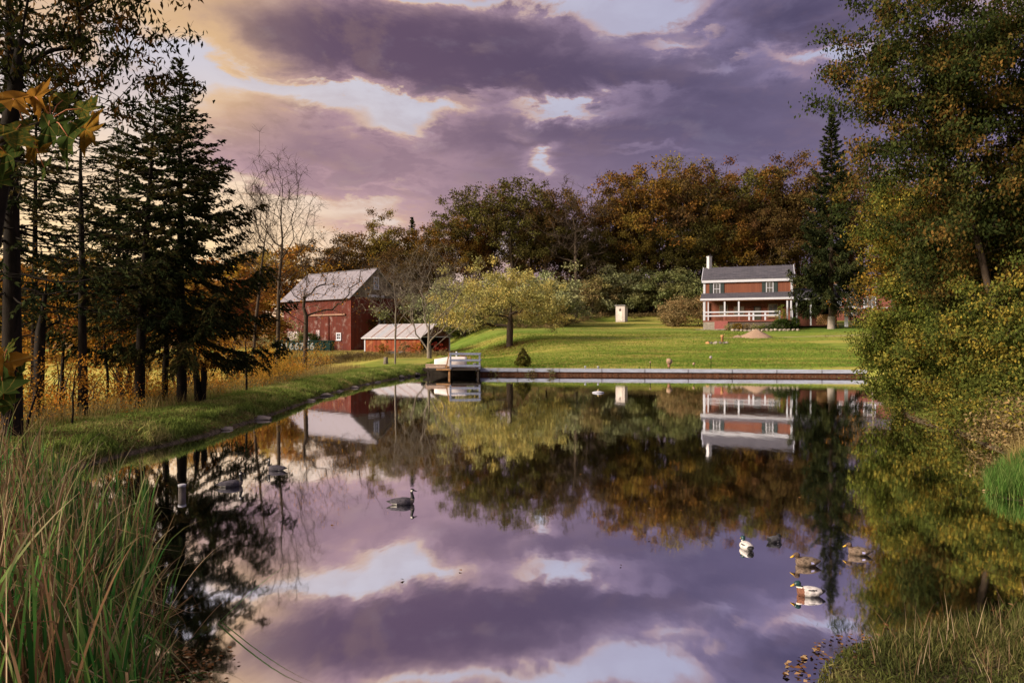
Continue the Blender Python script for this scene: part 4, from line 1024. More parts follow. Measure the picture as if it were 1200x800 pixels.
# sand pile
def heap(nm, x, y, rx, h, m, lab, cat, seed):
    bm = bmesh.new(); n = 36; rings = 12; z0 = gz(x, y)
    top = bm.verts.new((0, 0, h)); prev = None; rows = []
    for i in range(1, rings + 1):
        f = i / rings; row = []
        for j in range(n):
            a = 2 * math.pi * j / n; rr = rx * f * (1 + .14 * mnoise.noise(Vector((math.cos(a) * 1.5, math.sin(a) * 1.5, seed)))); X_, Y_ = rr * math.cos(a), rr * math.sin(a) * .8
            zz_ = h * (1 - f) ** .95 + .05 * mnoise.noise(Vector((X_ * 2, Y_ * 2, seed))) * (f < 1); zg = gz(x + X_, y + Y_) - z0
            row.append(bm.verts.new((X_, Y_, zz_ + zg * f - (.06 if i == rings else 0))))
        rows.append(row)
    for j in range(n): bm.faces.new((top, rows[0][j], rows[0][(j + 1) % n]))
    for i in range(rings - 1):
        for j in range(n): bm.faces.new((rows[i][j], rows[i + 1][j], rows[i + 1][(j + 1) % n], rows[i][(j + 1) % n]))
    for f in bm.faces: f.smooth = True
    me_ = bpy.data.meshes.new(nm); bm.to_mesh(me_); bm.free(); me_.materials.append(m); o = bpy.data.objects.new(nm, me_); link(o); o.location = (x, y, z0); return tag(o, lab, cat)
SAND = plain('sand', (.27, .19, .14), .95, .2, 6, .1, .5)
x, y = world_at(886, 92), 92
heap('sand_pile', x, y, 2.3, 1.15, SAND, 'conical pile of tan sand on the lawn in front of the house', 'sand pile', 3)
heap('sand_pile', x - 2.4, y + .2, .9, .35, SAND, 'small spill of sand at the left foot of the big pile', 'sand pile', 5)
# ring of stones with an orange block
x, y = world_at(840, 81), 81
ring = empty('fire_ring', (x, y, gz(x, y)), 0, 'ring of mixed field stones on the lawn left of the sand pile', 'fire ring')
ORS = plain('orange_stone', (.36, .19, .09), .9, .3, 3, .2, .6); DKS = plain('dark_stone', (.10, .09, .085), .9, .3, 3, .2, .6)
for k in range(13):
    a = k / 13 * 6.283; X_, Y_ = 1.15 * math.cos(a), .8 * math.sin(a); sz = rs.uniform(.38, .55) * (1.45 if k == 7 else 1)
    rock('stone', sz, (X_, Y_, gz(x + X_, y + Y_) - ring.location.z + sz * .18), ORS if k in (6, 7) else (DKS if k % 3 else STONE), 40 + k, ring, .7)
o = MB(); o.tube([(0, 0, 0), (0, 0, .55), (0, 0, .6), (0, 0, .8)], [.16, .15, .2, .19], 10); o = o.build('chimney_pot', ORS, None, (world_at(846, 81), 80.9, gz(world_at(846, 81), 81) + .25)); tag(o, 'small orange clay pot standing on the stones of the fire ring', 'clay pot')

# outhouse
x, y = world_at(728.5, 134), 134
oh = empty('outhouse', (x, y, gz(x, y) - .05), R(-25), 'small white outhouse with a slanting roof at the edge of the wood', 'outhouse')
m_ = MB(); m_.prism([(-.85, 0), (.85, 0), (.85, 2.35), (-.85, 2.6)], -.75, .75, 0, 'YZ'); m_.build('wall', boards('outhouse_boards', (.55, .50, .48), (.48, .44, .43), .22), oh)
m_ = MB(); m_.prism([(-1.05, 2.62), (1.0, 2.33), (1.0, 2.41), (-1.05, 2.70)], -.88, .88, 0, 'YZ'); m_.build('roof', TIN2, oh)
m_ = MB(); m_.box((0, -.875, 1.15), (.8, .05, 1.95)); dor = m_.build('door', plain('outhouse_door', (.58, .52, .49)), oh)
st = []
for k in range(10):
    a = math.pi / 2 + k * math.pi / 5; q = .36 if k % 2 == 0 else .15; st.append((math.cos(a) * q, math.sin(a) * q + 1.95))
m_ = MB(); m_.add([(u, -.905, v) for u, v in st] + [(0, -.925, 1.95)], [(k, (k + 1) % 10, 10) for k in range(10)]); m_.build('star', plain('dark_star', (.05, .045, .05)), dor)
oh.scale = (1.22, 1.22, 1.2)

# barn
C0 = Vector((-27.6, 117, 0)); ld = Vector((-.793, .61, 0)).normalized(); BA = math.atan2(-ld.y, -ld.x)  # local +x points from far-left end towards the corner
BL_ = 19.5; BW = 11.1; BE = 9.5; BRG = 14.45
bz = gz(-30, 119) - .1
barn = empty('red_barn', (C0.x, C0.y, bz), BA, 'big weathered red barn with a grey tin roof', 'barn')
# local: corner at origin, long wall along -x, facing -y; gable end along +y facing +x
w_ = MB(); w_.add([(-BL_, 0, 0), (0, 0, 0), (0, 0, BE), (-BL_, 0, BE)], [(0, 1, 2, 3)]); w_.add([(-BL_, BW, 0), (0, BW, 0), (0, BW, BE), (-BL_, BW, BE)], [(3, 2, 1, 0)])
w_.add([(-BL_, 0, 0), (-BL_, BW, 0), (-BL_, BW, BE), (-BL_, BW / 2, BRG), (-BL_, 0, BE)], [(0, 1, 2, 3, 4)])
w_.build('side_wall', REDB, barn)
REDY = boards('barn_gable_red', (.16, .034, .022), (.11, .026, .019), .30, (.22, .17, .15), .3, 'Y')
GRY = boards('barn_gable_grey', (.13, .10, .075), (.18, .145, .105), .30, axis='Y')
w_ = MB(); w_.box((-.05, BW / 2, 4.7), (.1, BW, 9.4)); w_.build('gable_wall', REDY, barn)
w_ = MB(); w_.prism([(0.002, 9.4), (BW - .002, 9.4), (BW / 2, BRG)], -.12, .03, 0, 'YZ'); w_.build('gable_top', GRY, barn)
ov = .6; sl = (BRG - BE) / (BW / 2)
for s, nm in ((0, 'front'), (1, 'rear')):
    npan = 12
    for k in range(npan):
        xa = -BL_ - .5 + k * (BL_ + 1) / npan; xb = xa + (BL_ + 1) / npan - .03
        p = MB(); y0 = -ov if s == 0 else BW + ov; z0 = BE - ov * sl
        p.prism([(y0, z0 + .05), (BW / 2 + (.001 if s else -.001), BRG + .05), (BW / 2 + (.001 if s else -.001), BRG + .17), (y0, z0 + .17)], xa, xb, 0, 'YZ')
        p.build('roof_panel', TIN, barn)
rc_ = MB(); rc_.box((-BL_ / 2, BW / 2, BRG + .19), (BL_ + 1, .4, .06)); rc_.build('ridge_cap', TIN, barn)
tb = MB(); tb.box((0.0, -.04, BE / 2), (.22, .16, BE)); tb.build('corner_board', REDB2, barn)
for wx in (-3.6, -11.5): window(barn, (wx + .4, 0, 2.55), 1.3, 1.3, mullions=1, rails=1, fr=.2, deep=.16)
# sliding door under its track
dd = MB(); dd.box((-8.6, -.12, 3.1), (5.4, .1, 6.0)); dd.build('sliding_door', REDB, barn)
tk = MB(); tk.box((-6.6, -.2, 6.35), (10.5, .2, .25)); tk.build('door_track', plain('rusty_iron', (.24, .14, .10), .8, .3, 5), barn)
wd = MB(); wd.box((-16.4, -.1, 1.9), (3.4, .12, 3.2)); wd.build('white_door', boards('peeling_white_boards', (.45, .42, .46), (.30, .22, .24), .3, (.18, .06, .05), .8), barn)
wd = MB(); wd.box((-8.9, -.2, 3.0), (1.0, .08, 1.4)); wd.build('pale_patch', boards('peeling_white_boards', (.45, .42, .46), (.30, .22, .24), .3, (.18, .06, .05), .8), barn)
gw = window(barn, (0, 0, 0), 1.2, 2.3, mullions=1, rails=2, fr=.2, deep=.16, name='gable_window'); gw.rotation_euler = (0, 0, R(90)); gw.location = (.1, BW * .5, 12.0)
gw.scale = (1, 1, .95)
bb = MB(); bb.box((.12, BW * .5, 9.7), (.2, 3.6, .45)); bb.build('hay_beam', WHTW, barn)
gw = window(barn, (0, 0, 0), 1.5, 1.7, mullions=0, rails=0, fr=.28, deep=.2, name='gable_window'); gw.rotation_euler = (0, 0, R(90)); gw.location = (.1, BW * .62, 5.1)

# things by the barn wall
def on_barn(x, y, dz=0):
    v = Matrix.Rotation(BA, 3, 'Z') @ Vector((x, y, 0)); return C0.x + v.x, C0.y + v.y, gz(C0.x + v.x, C0.y + v.y) + dz
lx, ly, lz = on_barn(-3.2, -3.2)
shrub('round_bush', *on_barn(-7.2, -3.0)[:2], 2.0, 1.6, 90, 40, .2, M['bush'], 'dark green bush between the two small barn windows', 111, rc=.5, shell=.4)
cr = empty('lumber_heap', (lx, ly, lz), BA, 'small heap of whitish boards leaning under the right-hand barn window', 'board heap')
for k in range(7):
    p = MB(); p.box((0, 0, 0), (2.2 - k * .12, .22, .14)); o = p.build('board', WHTW, cr); o.location = (rs.uniform(-.25, .25), rs.uniform(-.3, .3), .15 + k * .2); o.rotation_euler = (0, R(rs.uniform(-6, 6)), R(rs.uniform(-12, 12)))
# green box trailer with white figures
tx, ty = world_at(358, 104), 104; tzz = gz(tx, ty)
bxx = empty('green_container', (tx, ty, tzz), R(3), 'dark green steel container with a row of white figures, left of the barn windows', 'container')
DG = plain('dark_green_paint', (.010, .045, .040), .6, .2, 2)
p = MB(); p.prism([(-4.2, .15), (4.0, .15), (4.2, 1.65), (-4.2, 1.65)], -1.0, 1.0, 0, 'XZ'); p.build('body', DG, bxx)
p = MB(); p.box((0, 0, 1.72), (8.6, 2.2, .12)); p.build('lid', DG, bxx)
for k in range(9):
    if k > 5: 
        p = MB(); p.box((-3.9 + k * .97, -1.04, .9), (.1, .1, 1.4)); p.build('rib', DG, bxx)
for k, chx in enumerate('2166756'):
    cu = bpy.data.curves.new('figure', 'FONT'); cu.body = chx; cu.size = 1.42; cu.extrude = .02; cu.offset = .035
    o = bpy.data.objects.new('tmp_txt', cu); COL.objects.link(o); bpy.context.view_layer.update()
    me_ = bpy.data.meshes.new_from_object(o.evaluated_get(bpy.context.evaluated_depsgraph_get())); bpy.data.objects.remove(o)
    me_.materials.append(plain('white_figure', (.42, .47, .49), .7, .4, 5)); q = bpy.data.objects.new('figure', me_); link(q, bxx); q.rotation_euler = (R(90), 0, 0); q.location = (-3.7 + k * .76, -1.03, .42)

# shed
SC = Vector((-12.3, 92, 0)); sdv = Vector((-.84, .54, 0)).normalized(); SA = math.atan2(-sdv.y, -sdv.x)
shed = empty('red_shed', (SC.x, SC.y, gz(-14, 94) - .05), SA, 'low orange-red shed with pale metal roof and an open right end', 'shed')
SL = 10.3; SW = 6.3; SE = 2.3; SR = 4.05
for k in range(14):
    x1 = -k * (SL / 14); p = MB(); p.box((x1 - SL / 28, 0, SE / 2), (SL / 14 - .02, .08 + .02 * (k % 2), SE)); p.build('board', SHEDB, shed)
p = MB(); p.box((-SL + .03, SW / 2, SE / 2), (.08, SW - .1, SE)); p.box((-SL / 2, SW, SE / 2), (SL, .08, SE)); p.build('rear_wall', SHEDB, shed)
p = MB(); p.prism([(0.05, SE), (SW - .05, SE), (SW / 2, SR)], -.10, .0, 0, 'YZ'); p.build('gable', boards('shed_gable_boards', (.12, .05, .03), (.09, .04, .025), .25, axis='Y'), shed)
p = MB(); p.prism([(0.05, SE), (SW - .05, SE), (SW / 2, SR)], -SL, -SL + .1, 0, 'YZ'); p.build('gable', boards('shed_gable_boards', (.12, .05, .03), (.09, .04, .025), .25, axis='Y'), shed)
p = MB(); p.box((-2.0, SW / 2, SE / 2 - .1), (.06, SW - .1, SE)); p.build('shade_panel', DARK, shed)  # near-black sheet stands for the darkness inside the open end
p = MB(); p.box((.03, SW / 2, SE - .02), (.1, SW + .1, .12)); p.box((-SL - .02, -.03, SE / 2), (.2, .14, SE)); p.box((.03, SW - .05, SE / 2), (.14, .14, SE)); p.build('trim', WHT, shed)
kinds = [TIN2, TIN2, RUSTM, TIN2, TIN3, TIN2, RUSTM, TIN2, TIN2, RUSTM, TIN2, TIN2, RUSTM, TIN2, TIN2, TIN2]
wds = [.9, .8, .16, .7, .8, .9, .14, .9, .8, .14, .9, .8, .12, .8, .8, .9]; tot = sum(wds); xx = -SL - .4; sc_ = (SL + .8) / tot; so = .4; ssl = (SR - SE) / (SW / 2)
for kk, (m_, wv) in enumerate(zip(kinds, wds)):
    for s in (0, 1):
        p = MB(); y0 = -so if s == 0 else SW + so; e = .03 if m_ is RUSTM else 0
        p.prism([(y0, SE - so * ssl + .05), (SW / 2 + (.001 if s else -.001), SR + .05), (SW / 2 + (.001 if s else -.001), SR + .10 + e), (y0, SE - so * ssl + .10 + e)], xx + .008, xx + wv * sc_ - .008, 0, 'YZ'); p.build('roof_panel', m_, shed)
    xx += wv * sc_
p = MB(); p.box((-SL / 2, -so - .03, SE - so * ssl + .02), (SL + .8, .06, .16)); p.build('fascia', WHTW, shed)
for (px_, lab) in ((459, 'left low white block in the weeds before the shed'), (471, 'right low white block in the weeds before the shed')):
    p = MB(); p.box((0, 0, .2), (.9, .35, .4)); o = p.build('white_block', WHTW, None, (world_at(px_, 90), 90, gz(world_at(px_, 90), 90))); tag(o, lab, 'block')
x, y = world_at(514, 89.5), 89.5; shrub('red_shrub', x, y, .9, .9, 30, 14, .13, leafmat('leaf_red', (.16, .02, .015), (.28, .03, .02), (.30, .08, .03), .3), 'small red-leaved shrub in front of the open shed end', 115, shell=.2, lump=.5)
for k, (px_, lab) in enumerate([(450, 'yellow-leaved weed clump at the left of the shed wall'), (474, 'yellow and tan weed clump in front of the middle of the shed wall'), (488, 'rust-coloured weed clump at the right of the shed wall')]):
    x, y = world_at(px_, 89), 89; shrub('weed_clump', x, y, .9, .9, 36, 16, .16, M[['leaf_gold', 'tan_brush', 'leaf_orange'][k]], lab, 120 + k, 'weeds', .2, .5, group='tall weeds along the shed')
# small fixtures on the lawn between shed and dock
def stump(px, d, h, r0_, lab, nm='tree_stump', cat='stump', m1=None):
    x = world_at(px, d); mb = MB(); mb.tube([(0, 0, -.1), (0, 0, .08), (.01, 0, h * .5), (0, .02, h)], [r0_ * 1.35, r0_ * 1.15, r0_, r0_ * .95], 9); return tag(mb.build(nm, m1 or M['bark_grey'], None, (x, d, gz(x, d))), lab, cat)
stump(452, 63, .62, .2, 'short grey stump on the mown strip in front of the shed')
stump(535, 72, .95, .10, 'thin white post standing on the grass right of the shed', 'white_post', 'post', WHT)
x, y = world_at(545, 66), 66
ch = empty('lawn_chair', (x, y, gz(x, y)), R(40), 'reclined wooden lawn chair on the grass behind the dock', 'chair')
CW = plain('chair_wood', (.32, .17, .08), .8, .25, 5)
for k in range(5):
    p = MB(); p.beam((-.26 + k * .13, .1, .36), (-.26 + k * .13, .62, 1.0), .10, .03); p.build('back_slat', CW, ch)
for k in range(4):
    p = MB(); p.box((0, -.35 + k * .13, .36 - k * .012), (.58, .11, .03)); p.build('seat_slat', CW, ch)
for s in (-1, 1):
    p = MB(); p.beam((s * .32, -.42, 0), (s * .32, -.42, .55), .06, .06); p.build('leg', CW, ch)
    p = MB(); p.beam((s * .32, .25, 0), (s * .32, .2, .55), .06, .06); p.build('leg', CW, ch)
    p = MB(); p.box((s * .34, -.12, .57), (.12, .7, .03)); p.build('arm', CW, ch)
x, y = world_at(613, 58.6), 58.6
shrub('conical_evergreen', x, y, .74, .95, 150, 60, .085, leafmat('dwarf_spruce', (.05, .055, .012), (.10, .095, .020), (.16, .13, .03), .2), 'small cone-shaped evergreen just behind the pond wall', 117, rc=.13, shell=.6, lump=.12)
ce = [o for o in bpy.data.objects if o.name.startswith('conical_evergreen') and o.type == 'EMPTY'][0]
for c in ce.children:
    if c.name.startswith('leaves'):
        n_ = len(c.data.vertices); co = np.zeros(n_ * 3); c.data.vertices.foreach_get('co', co); co = co.reshape(-1, 3)
        f = np.clip(co[:, 2] / 1.85, 0, 1); s = (1.02 - f) * 1.35; s = np.clip(s, .05, 1.15); co[:, 0] *= s; co[:, 1] *= s; co[:, 2] *= 1.03; c.data.vertices.foreach_set('co', co.ravel())

# ------------------------------------------------------------------ pond wall
def wallm(t):
    oc = objco(t); s = t.add('ShaderNodeSeparateXYZ'); t.l.new(oc, s.inputs[0])
    n = t.noise(t.scale(oc, (.6, 1, 3)), 2, 6, .7)
    return princ(t, t.mix(t.sm(n, .35, .75), (.40, .45, .58), (.27, .28, .34)), .5, .4, n, .3, .02)
GALV = mat('galvanised_steel', wallm)
RUSTW = plain('rusty_sheet', (.095, .040, .022), .85, .55, 2.5, .2, .5)
wl = empty('pond_wall', (-3.0, 57.0, 0), math.atan2(-3.1, 31), 'long straight retaining wall with a galvanised cap along the far side of the pond', 'wall')
Lw = math.hypot(31, 3.1); segs = 9; sw = Lw / segs
for k in range(segs):
    p = MB(); xa = k * sw
    p.prism([(-.12, .28), (-.02, .28), (-.02, .33), (-.06, .37), (-.02, .42), (-.02, .48), (.16, .51), (.16, .565), (-.12, .565)], xa + .012, xa + sw - .012, 0, 'YZ'); p.build('cap_rail', GALV, wl)
    p = MB(); nco = 26
    for j in range(nco):
        a = xa + .012 + (sw - .024) * j / nco; b = xa + .012 + (sw - .024) * (j + 1) / nco; o1 = .03 * (1 if j % 2 else -1); o2 = -o1
        o1 *= .2; o2 *= .2; p.add([(a, -.02 + o1 * .6, -.8), (b, -.02 + o2 * .6, -.8), (b, -.02 + o2 * .6, .29), (a, -.02 + o1 * .6, .29), (a, .08, -.8), (b, .08, -.8), (b, .08, .29), (a, .08, .29)], [(0, 1, 2, 3), (5, 4, 7, 6), (3, 2, 6, 7)])
    p.build('sheet_panel', RUSTW, wl)
    p = MB(); p.box((xa + .0, -.135, .43), (.035, .03, .26)); p.build('bracket', plain('dull_steel', (.22, .23, .27)), wl)
def stake(px, h, hr, lab, kind):
    d = wall_y(world_at(px, 56)) + .45; x = world_at(px, d); z = gz(x, d); r = empty('garden_stake', (x, d, z), 0, lab, 'garden stake')
    mb = MB()
    if kind == 'lantern':
        mb.tube([(0, 0, -.1), (0, 0, h * .55)], [.09, .13], 8); mb.build('post', plain('brown_post', (.20, .10, .06)), r)
        mb = MB(); mb.tube([(0, 0, h * .5), (.03, 0, h * .72), (.05, 0, h * .95), (.1, 0, h)], [.16, .26, .24, .08], 9); mb.build('head', plain('stake_head', (.26, .18, .12), .8, .6, 8), r)
    else:
        mb.tube([(0, 0, -.1), (.02, 0, h * .5), (0, .01, h)], .025, 6); mb.build('post', M['bark_black'], r)
        mb = MB(); mb.tube([(0, 0, h - hr), (0, 0, h - hr * .6), (0, 0, h + hr * .5), (0, 0, h + hr)], [hr * .4, hr, hr * .95, hr * .3], 8); mb.build('head', plain('stake_head', (.26, .18, .12), .8, .6, 8) if kind == 'ball' else plain('grey_head', (.25, .22, .23)), r)
stake(784, .85, .2, 'brown stake with a wide flared head, tallest of those along the pond wall', 'lantern')
stake(762, .55, .07, 'thin short stake with a small knob, leftmost along the pond wall', 'ball')
stake(813, .45, .11, 'short stake with a pinkish knob between the flared one and the grey-headed one', 'ball')
stake(833, .95, .12, 'thin tall stake with a grey head, rightmost along the pond wall', 'grey')
for px, lab in ((686, 'left small metal cleat on the pond wall cap'), (701, 'right small white cleat on the pond wall cap')):
    xx = world_at(px, 56.2); d = wall_y(xx); mb = MB(); mb.tube([(0, 0, 0), (0, 0, .12), (0, 0, .14), (0, 0, .2)], [.05, .05, .1, .09], 8); tag(mb.build('wall_cleat', WHT, None, (world_at(px, d), d, .565)), lab, 'cleat')
for px, hgt, lab, sd_ in ((622, .5, 'tuft of vines drooping over the wall cap right of the cone-shaped evergreen', 130), (645, .45, 'small clump of dry vines hanging on the wall cap', 131), (578, .4, 'thin green weeds on the wall near the dock', 132)):
    xx = world_at(px, 56); shrub('wall_weeds', xx, wall_y(xx) - .12, .42, .35, 26, 12, .085, M['olive_brush'], lab, sd_, 'weeds', .2, .5, rc=.12, cz=.40, stem=.012)
# dark logs and stones where the wall meets the left bank
rk = random.Random(8)
for k, (px, d, sz) in enumerate([(497, 58.0, .9), (488, 55.5, .8), (478, 54, .55), (470, 52.2, .6), (505, 58.6, .7)]):
    xx = world_at(px, d); o = rock('bank_stone', sz, (xx, d, .1), DKS, 60 + k, None, .45); tag(o, ['largest dark stone beside the dock', 'second dark stone left of the dock', 'small middle stone of the dark row at the bank', 'leftmost dark stone of the row at the bank', 'dark stone touching the left end of the dock'][k], 'stone', 'dark stones by the dock')

# ------------------------------------------------------------------ dock and boat
DOCKW = plain('dock_wood', (.15, .13, .12), .85, .35, 6, .2, .5); PAINTB = plain('blue_grey_paint', (.20, .23, .33), .7, .2, 5); DKW = plain('dock_shade_timber', (.035, .028, .022), .9, .4, 3); DW2 = plain('dock_edge_wood', (.36, .20, .09), .8, .3, 5)  # DKW carries the shade below the deck in its colour
dk = empty('dock', (0, 0, 0), 0, 'weathered wooden dock with a blue-grey railing at the left end of the wall', 'dock')
DX0, DX1, DY0, DY1, DZ = -6.75, -2.55, 54.0, 58.7, .70
nb_ = 16
for k in range(nb_):
    p = MB(); xa = DX0 + k * (DX1 - DX0) / nb_; p.box((0, 0, 0), ((DX1 - DX0) / nb_ - .02, DY1 - DY0 - .02 * (k % 3), .05)); p.build('deck_board', DOCKW, dk, (xa + .13, (DY0 + DY1) / 2, DZ - .025))
for xa_, xb_, yy_, m_ in ((DX0 + .75, world_at(528, DY0), DY0 - .02, DW2), (world_at(528, DY0) + .01, DX1, DY0, DKW), (DX0, DX0 + .74, DY0, DKW), (DX0, DX1, DY1 - .05, DKW)):  # orange stretch paints low sun on the edge, dark stretches paint shade
    p = MB(); p.box((0, 0, 0), (xb_ - xa_, .08, .13)); p.build('joist', m_, dk, ((xa_ + xb_) / 2, yy_, DZ - .12))
for xx in (DX0 + .1, -4.98, -2.7):
    for yy_ in (DY0 + .12, 56.2):
        p = MB(); p.box((0, 0, 0), (.15, .15, 1.8)); p.build('piling', DW2 if (yy_ < 55 and -5.2 < xx < -4.8) else DKW, dk, (xx, yy_, -.18))  # middle front piling coloured light, the others darkened as under-deck shade
RX0, RX1 = world_at(528, DY0), world_at(562, DY0)
for xx in (RX0, RX1):
    p = MB(); p.box((0, 0, 0), (.14, .12, 1.22)); p.build('rail_post', PAINTB, dk, (xx, DY0 - .04, DZ + .55))
p = MB(); p.box((0, 0, 0), (.10, .10, 1.15)); p.build('rail_post', DW2, dk, (RX1 - .03, DY0 + 1.3, DZ + .57))
for zz_ in (.18, .62, 1.12):
    p = MB(); p.box((0, 0, 0), (RX1 - RX0 + .16, .05, .17)); p.build('rail', PAINTB, dk, ((RX0 + RX1) / 2, DY0 - .13, DZ + zz_))
for zz_ in (.62, 1.12):
    p = MB(); p.box((0, 0, 0), (.05, 1.4, .14)); p.build('rail', PAINTB, dk, (RX1 + .06, DY0 + .62, DZ + zz_))
p = MB(); p.beam((RX0 - .35, DY0 + .02, DZ), (RX0 - .1, DY0 + .02, DZ + 1.2), .07, .10); p.build('brace', DW2, dk)
p = MB(); p.box((0, 0, 0), (4.6, .14, 1.1)); tag(p.build('dock_shade_board', plain('dock_shade_timber', (.035, .028, .022), .9, .4, 3), None, (-5.2, 57.4, .02)), 'dark board added behind the dock as the shade beneath it', 'shade board')  # near-black board added so the space under the dock stays dark
# overturned boat
BOATP = plain('boat_hull', (.74, .68, .66), .5, .1, 3); 
bt = empty('rowing_boat', (-4.95, 55.0, DZ + .02), R(4), 'small white rowing boat lying upside down on the dock', 'boat')
stn = []
for k in range(13):
    f = k / 12; xx = -1.3 + 2.6 * f; wv = .62 * (1 - max(0, (.45 - f) / .45) ** 2.2 * .45) * (1 if f < .93 else .93); hh = .72 * (.72 + .28 * min(1, f * 2.2)); stn.append((xx, wv, hh))
vs = []; nseg = 12
for xx, wv, hh in stn:
    for j in range(nseg + 1):
        a = math.pi * j / nseg; cu_ = math.cos(a); su = math.sin(a); vs.append((xx, math.copysign(abs(cu_) ** .6, cu_) * wv, abs(su) ** .55 * hh + .10))
fs = [(i * (nseg + 1) + j, i * (nseg + 1) + j + 1, (i + 1) * (nseg + 1) + j + 1, (i + 1) * (nseg + 1) + j) for i in range(12) for j in range(nseg)]
fs += [tuple(range(nseg + 1)), tuple(12 * (nseg + 1) + j for j in range(nseg, -1, -1))]
p = MB(); p.add(vs, fs, 0, True); p.build('hull', BOATP, bt)
for s in (-1, 1):
    p = MB(); p.tube([(xx, s * (wv + .02), .07) for xx, wv, hh in stn], .05, 6); p.build('gunwale', DW2, bt)
p = MB(); p.tube([(xx, 0, hh + .11) for xx, wv, hh in stn], .028, 5); p.build('keel', BOATP, bt)
p = MB(); p.box((0, 0, .1), (1.55, .9, .26)); p.box((0, 0, .25), (1.6, .95, .05)); tag(p.build('wooden_crate', plain('crate_wood', (.45, .33, .26)), None, (-6.1, 54.75, DZ)), 'low pale wooden box at the bow of the upturned boat', 'crate')
p = MB(); p.tube([(0, 0, 0), (0, 0, .3), (0, 0, .3), (0, 0, .34)], [.14, .17, .19, .19], 12); tag(p.build('bucket', WHT, None, (world_at(557, 54.8), 54.8, DZ)), 'white bucket in the right corner of the dock', 'bucket')

# float and piling in the water
p = MB(); p.tube([(0, 0, -.03), (0, 0, .01), (0, 0, .05), (0, 0, .09), (0, 0, .11)], [.22, .34, .30, .12, .05], 20); fl_ = p.build('pond_float', WHT, None, (world_at(701, 38), 38, .0)); tag(fl_, 'white disc-shaped float on the far water', 'float')
p = MB(); p.tube([(0, 0, .09), (0, 0, .15), (.03, 0, .18), (.06, 0, .17)], [.05, .045, .045, .01], 8); p.build('knob', plain('float_knob', (.35, .28, .12)), fl_)
d = 13.1; p = MB()
p.tube([(0, 0, -.6), (0, 0, 0), (.0, .005, .17)], [.070, .068, .066], 14, cap=False); o = p.build('mooring_post', plain('post_wood', (.11, .095, .09), .9, .5, 8, .2, .6), None, (world_at(213, d), d, 0)); tag(o, 'short cut-off post standing in the water left of the swimming geese', 'post')
p = MB(); p.tube([(0, 0, .165), (0, 0, .21), (0, 0, .215)], [.068, .074, .055], 14); p.build('cap', WHTW, o)

# ------------------------------------------------------------------ waterfowl
def skin_bird(name, nodes, mats, region, parent, voxel=.012):
    """nodes: chains of (pos, rx(half width), rz(half height)); merged into one continuous body by voxel remesh"""
    mb = MB()
    for ch_ in nodes:
        stn_ = []
        pts = [Vector(n[0]) for n in ch_]
        for i, (p_, a, b) in enumerate(ch_):
            t_ = (pts[min(i + 1, len(pts) - 1)] - pts[max(i - 1, 0)]).normalized(); side = Vector((0, 1, 0)); up = side.cross(t_).normalized() * -1
            if up.z < 0 and abs(t_.x) > .3: up = -up
            stn_.append((p_, side * a, up * b))
        loft(mb, stn_, 16)
    o = mb.build('tmp_bird', mats[0]); md = o.modifiers.new('r', 'REMESH'); md.mode = 'VOXEL'; md.voxel_size = voxel; md.use_smooth_shade = True
    sm_ = o.modifiers.new('s', 'SMOOTH'); sm_.iterations = 3; sm_.factor = .5
    me_ = bpy.data.meshes.new_from_object(o.evaluated_get(bpy.context.evaluated_depsgraph_get())); bpy.data.objects.remove(o)
    me_.materials.clear()
    for m in mats: me_.materials.append(m)
    for pl in me_.polygons: pl.material_index = region(pl.center, pl.normal); pl.use_smooth = True
    q = bpy.data.objects.new(name, me_); link(q, parent); return q
def feathers(nm, a, b, sc=14):
    def f(t):
        oc = objco(t); v = t.add('ShaderNodeTexVoronoi'); t.put(v.inputs['Vector'], t.scale(oc, (1, 1.4, 1.4))); v.inputs['Scale'].default_value = sc * 2
        return princ(t, t.ramp(v.outputs['Distance'], [(.15, a), (.65, b)]), .8, .2, v.outputs['Distance'], .4, .01)
    return mat(nm, f)
GB = feathers('goose_back', (.028, .026, .034), (.070, .064, .082)); GBR = feathers('goose_breast', (.13, .105, .09), (.20, .17, .15)); GBK = plain('goose_black', (.010, .010, .012), .6, .2, 20); GWH = plain('goose_white', (.65, .63, .60), .8, .1, 20)
BILLK = plain('bill_black', (.015, .015, .015), .4, .1); BILLY = plain('bill_yellow', (.50, .30, .03), .5, .1); SPEC = plain('speculum', (.42, .42, .72), .5, .1); EYE = plain('eye', (.005, .005, .005), .2, .1)
def bird_end(r, head, fwd, s, bill, L=.07, ysp=.023):
    p = MB(); h = Vector(head); f = Vector(fwd).normalized(); up = Vector((0, 0, 1)); sidev = f.cross(up).normalized()
    stn_ = [(h + f * .03 * s, sidev * .020 * s, up * .018 * s), (h + f * (.03 + L * .5) * s - up * .004 * s, sidev * .018 * s, up * .010 * s), (h + f * (.03 + L) * s - up * .008 * s, sidev * .012 * s, up * .004 * s)]
    loft(p, stn_, 10); p.build('bill', bill, r)
    for q in (-1, 1):
        e = MB(); c_ = h + sidev * q * ysp * s + f * .014 * s + up * .010 * s; e.tube([c_ - sidev * q * .004 * s, c_ + sidev * q * .004 * s], [.006 * s, .003 * s], 8); e.build('eye', EYE, r)
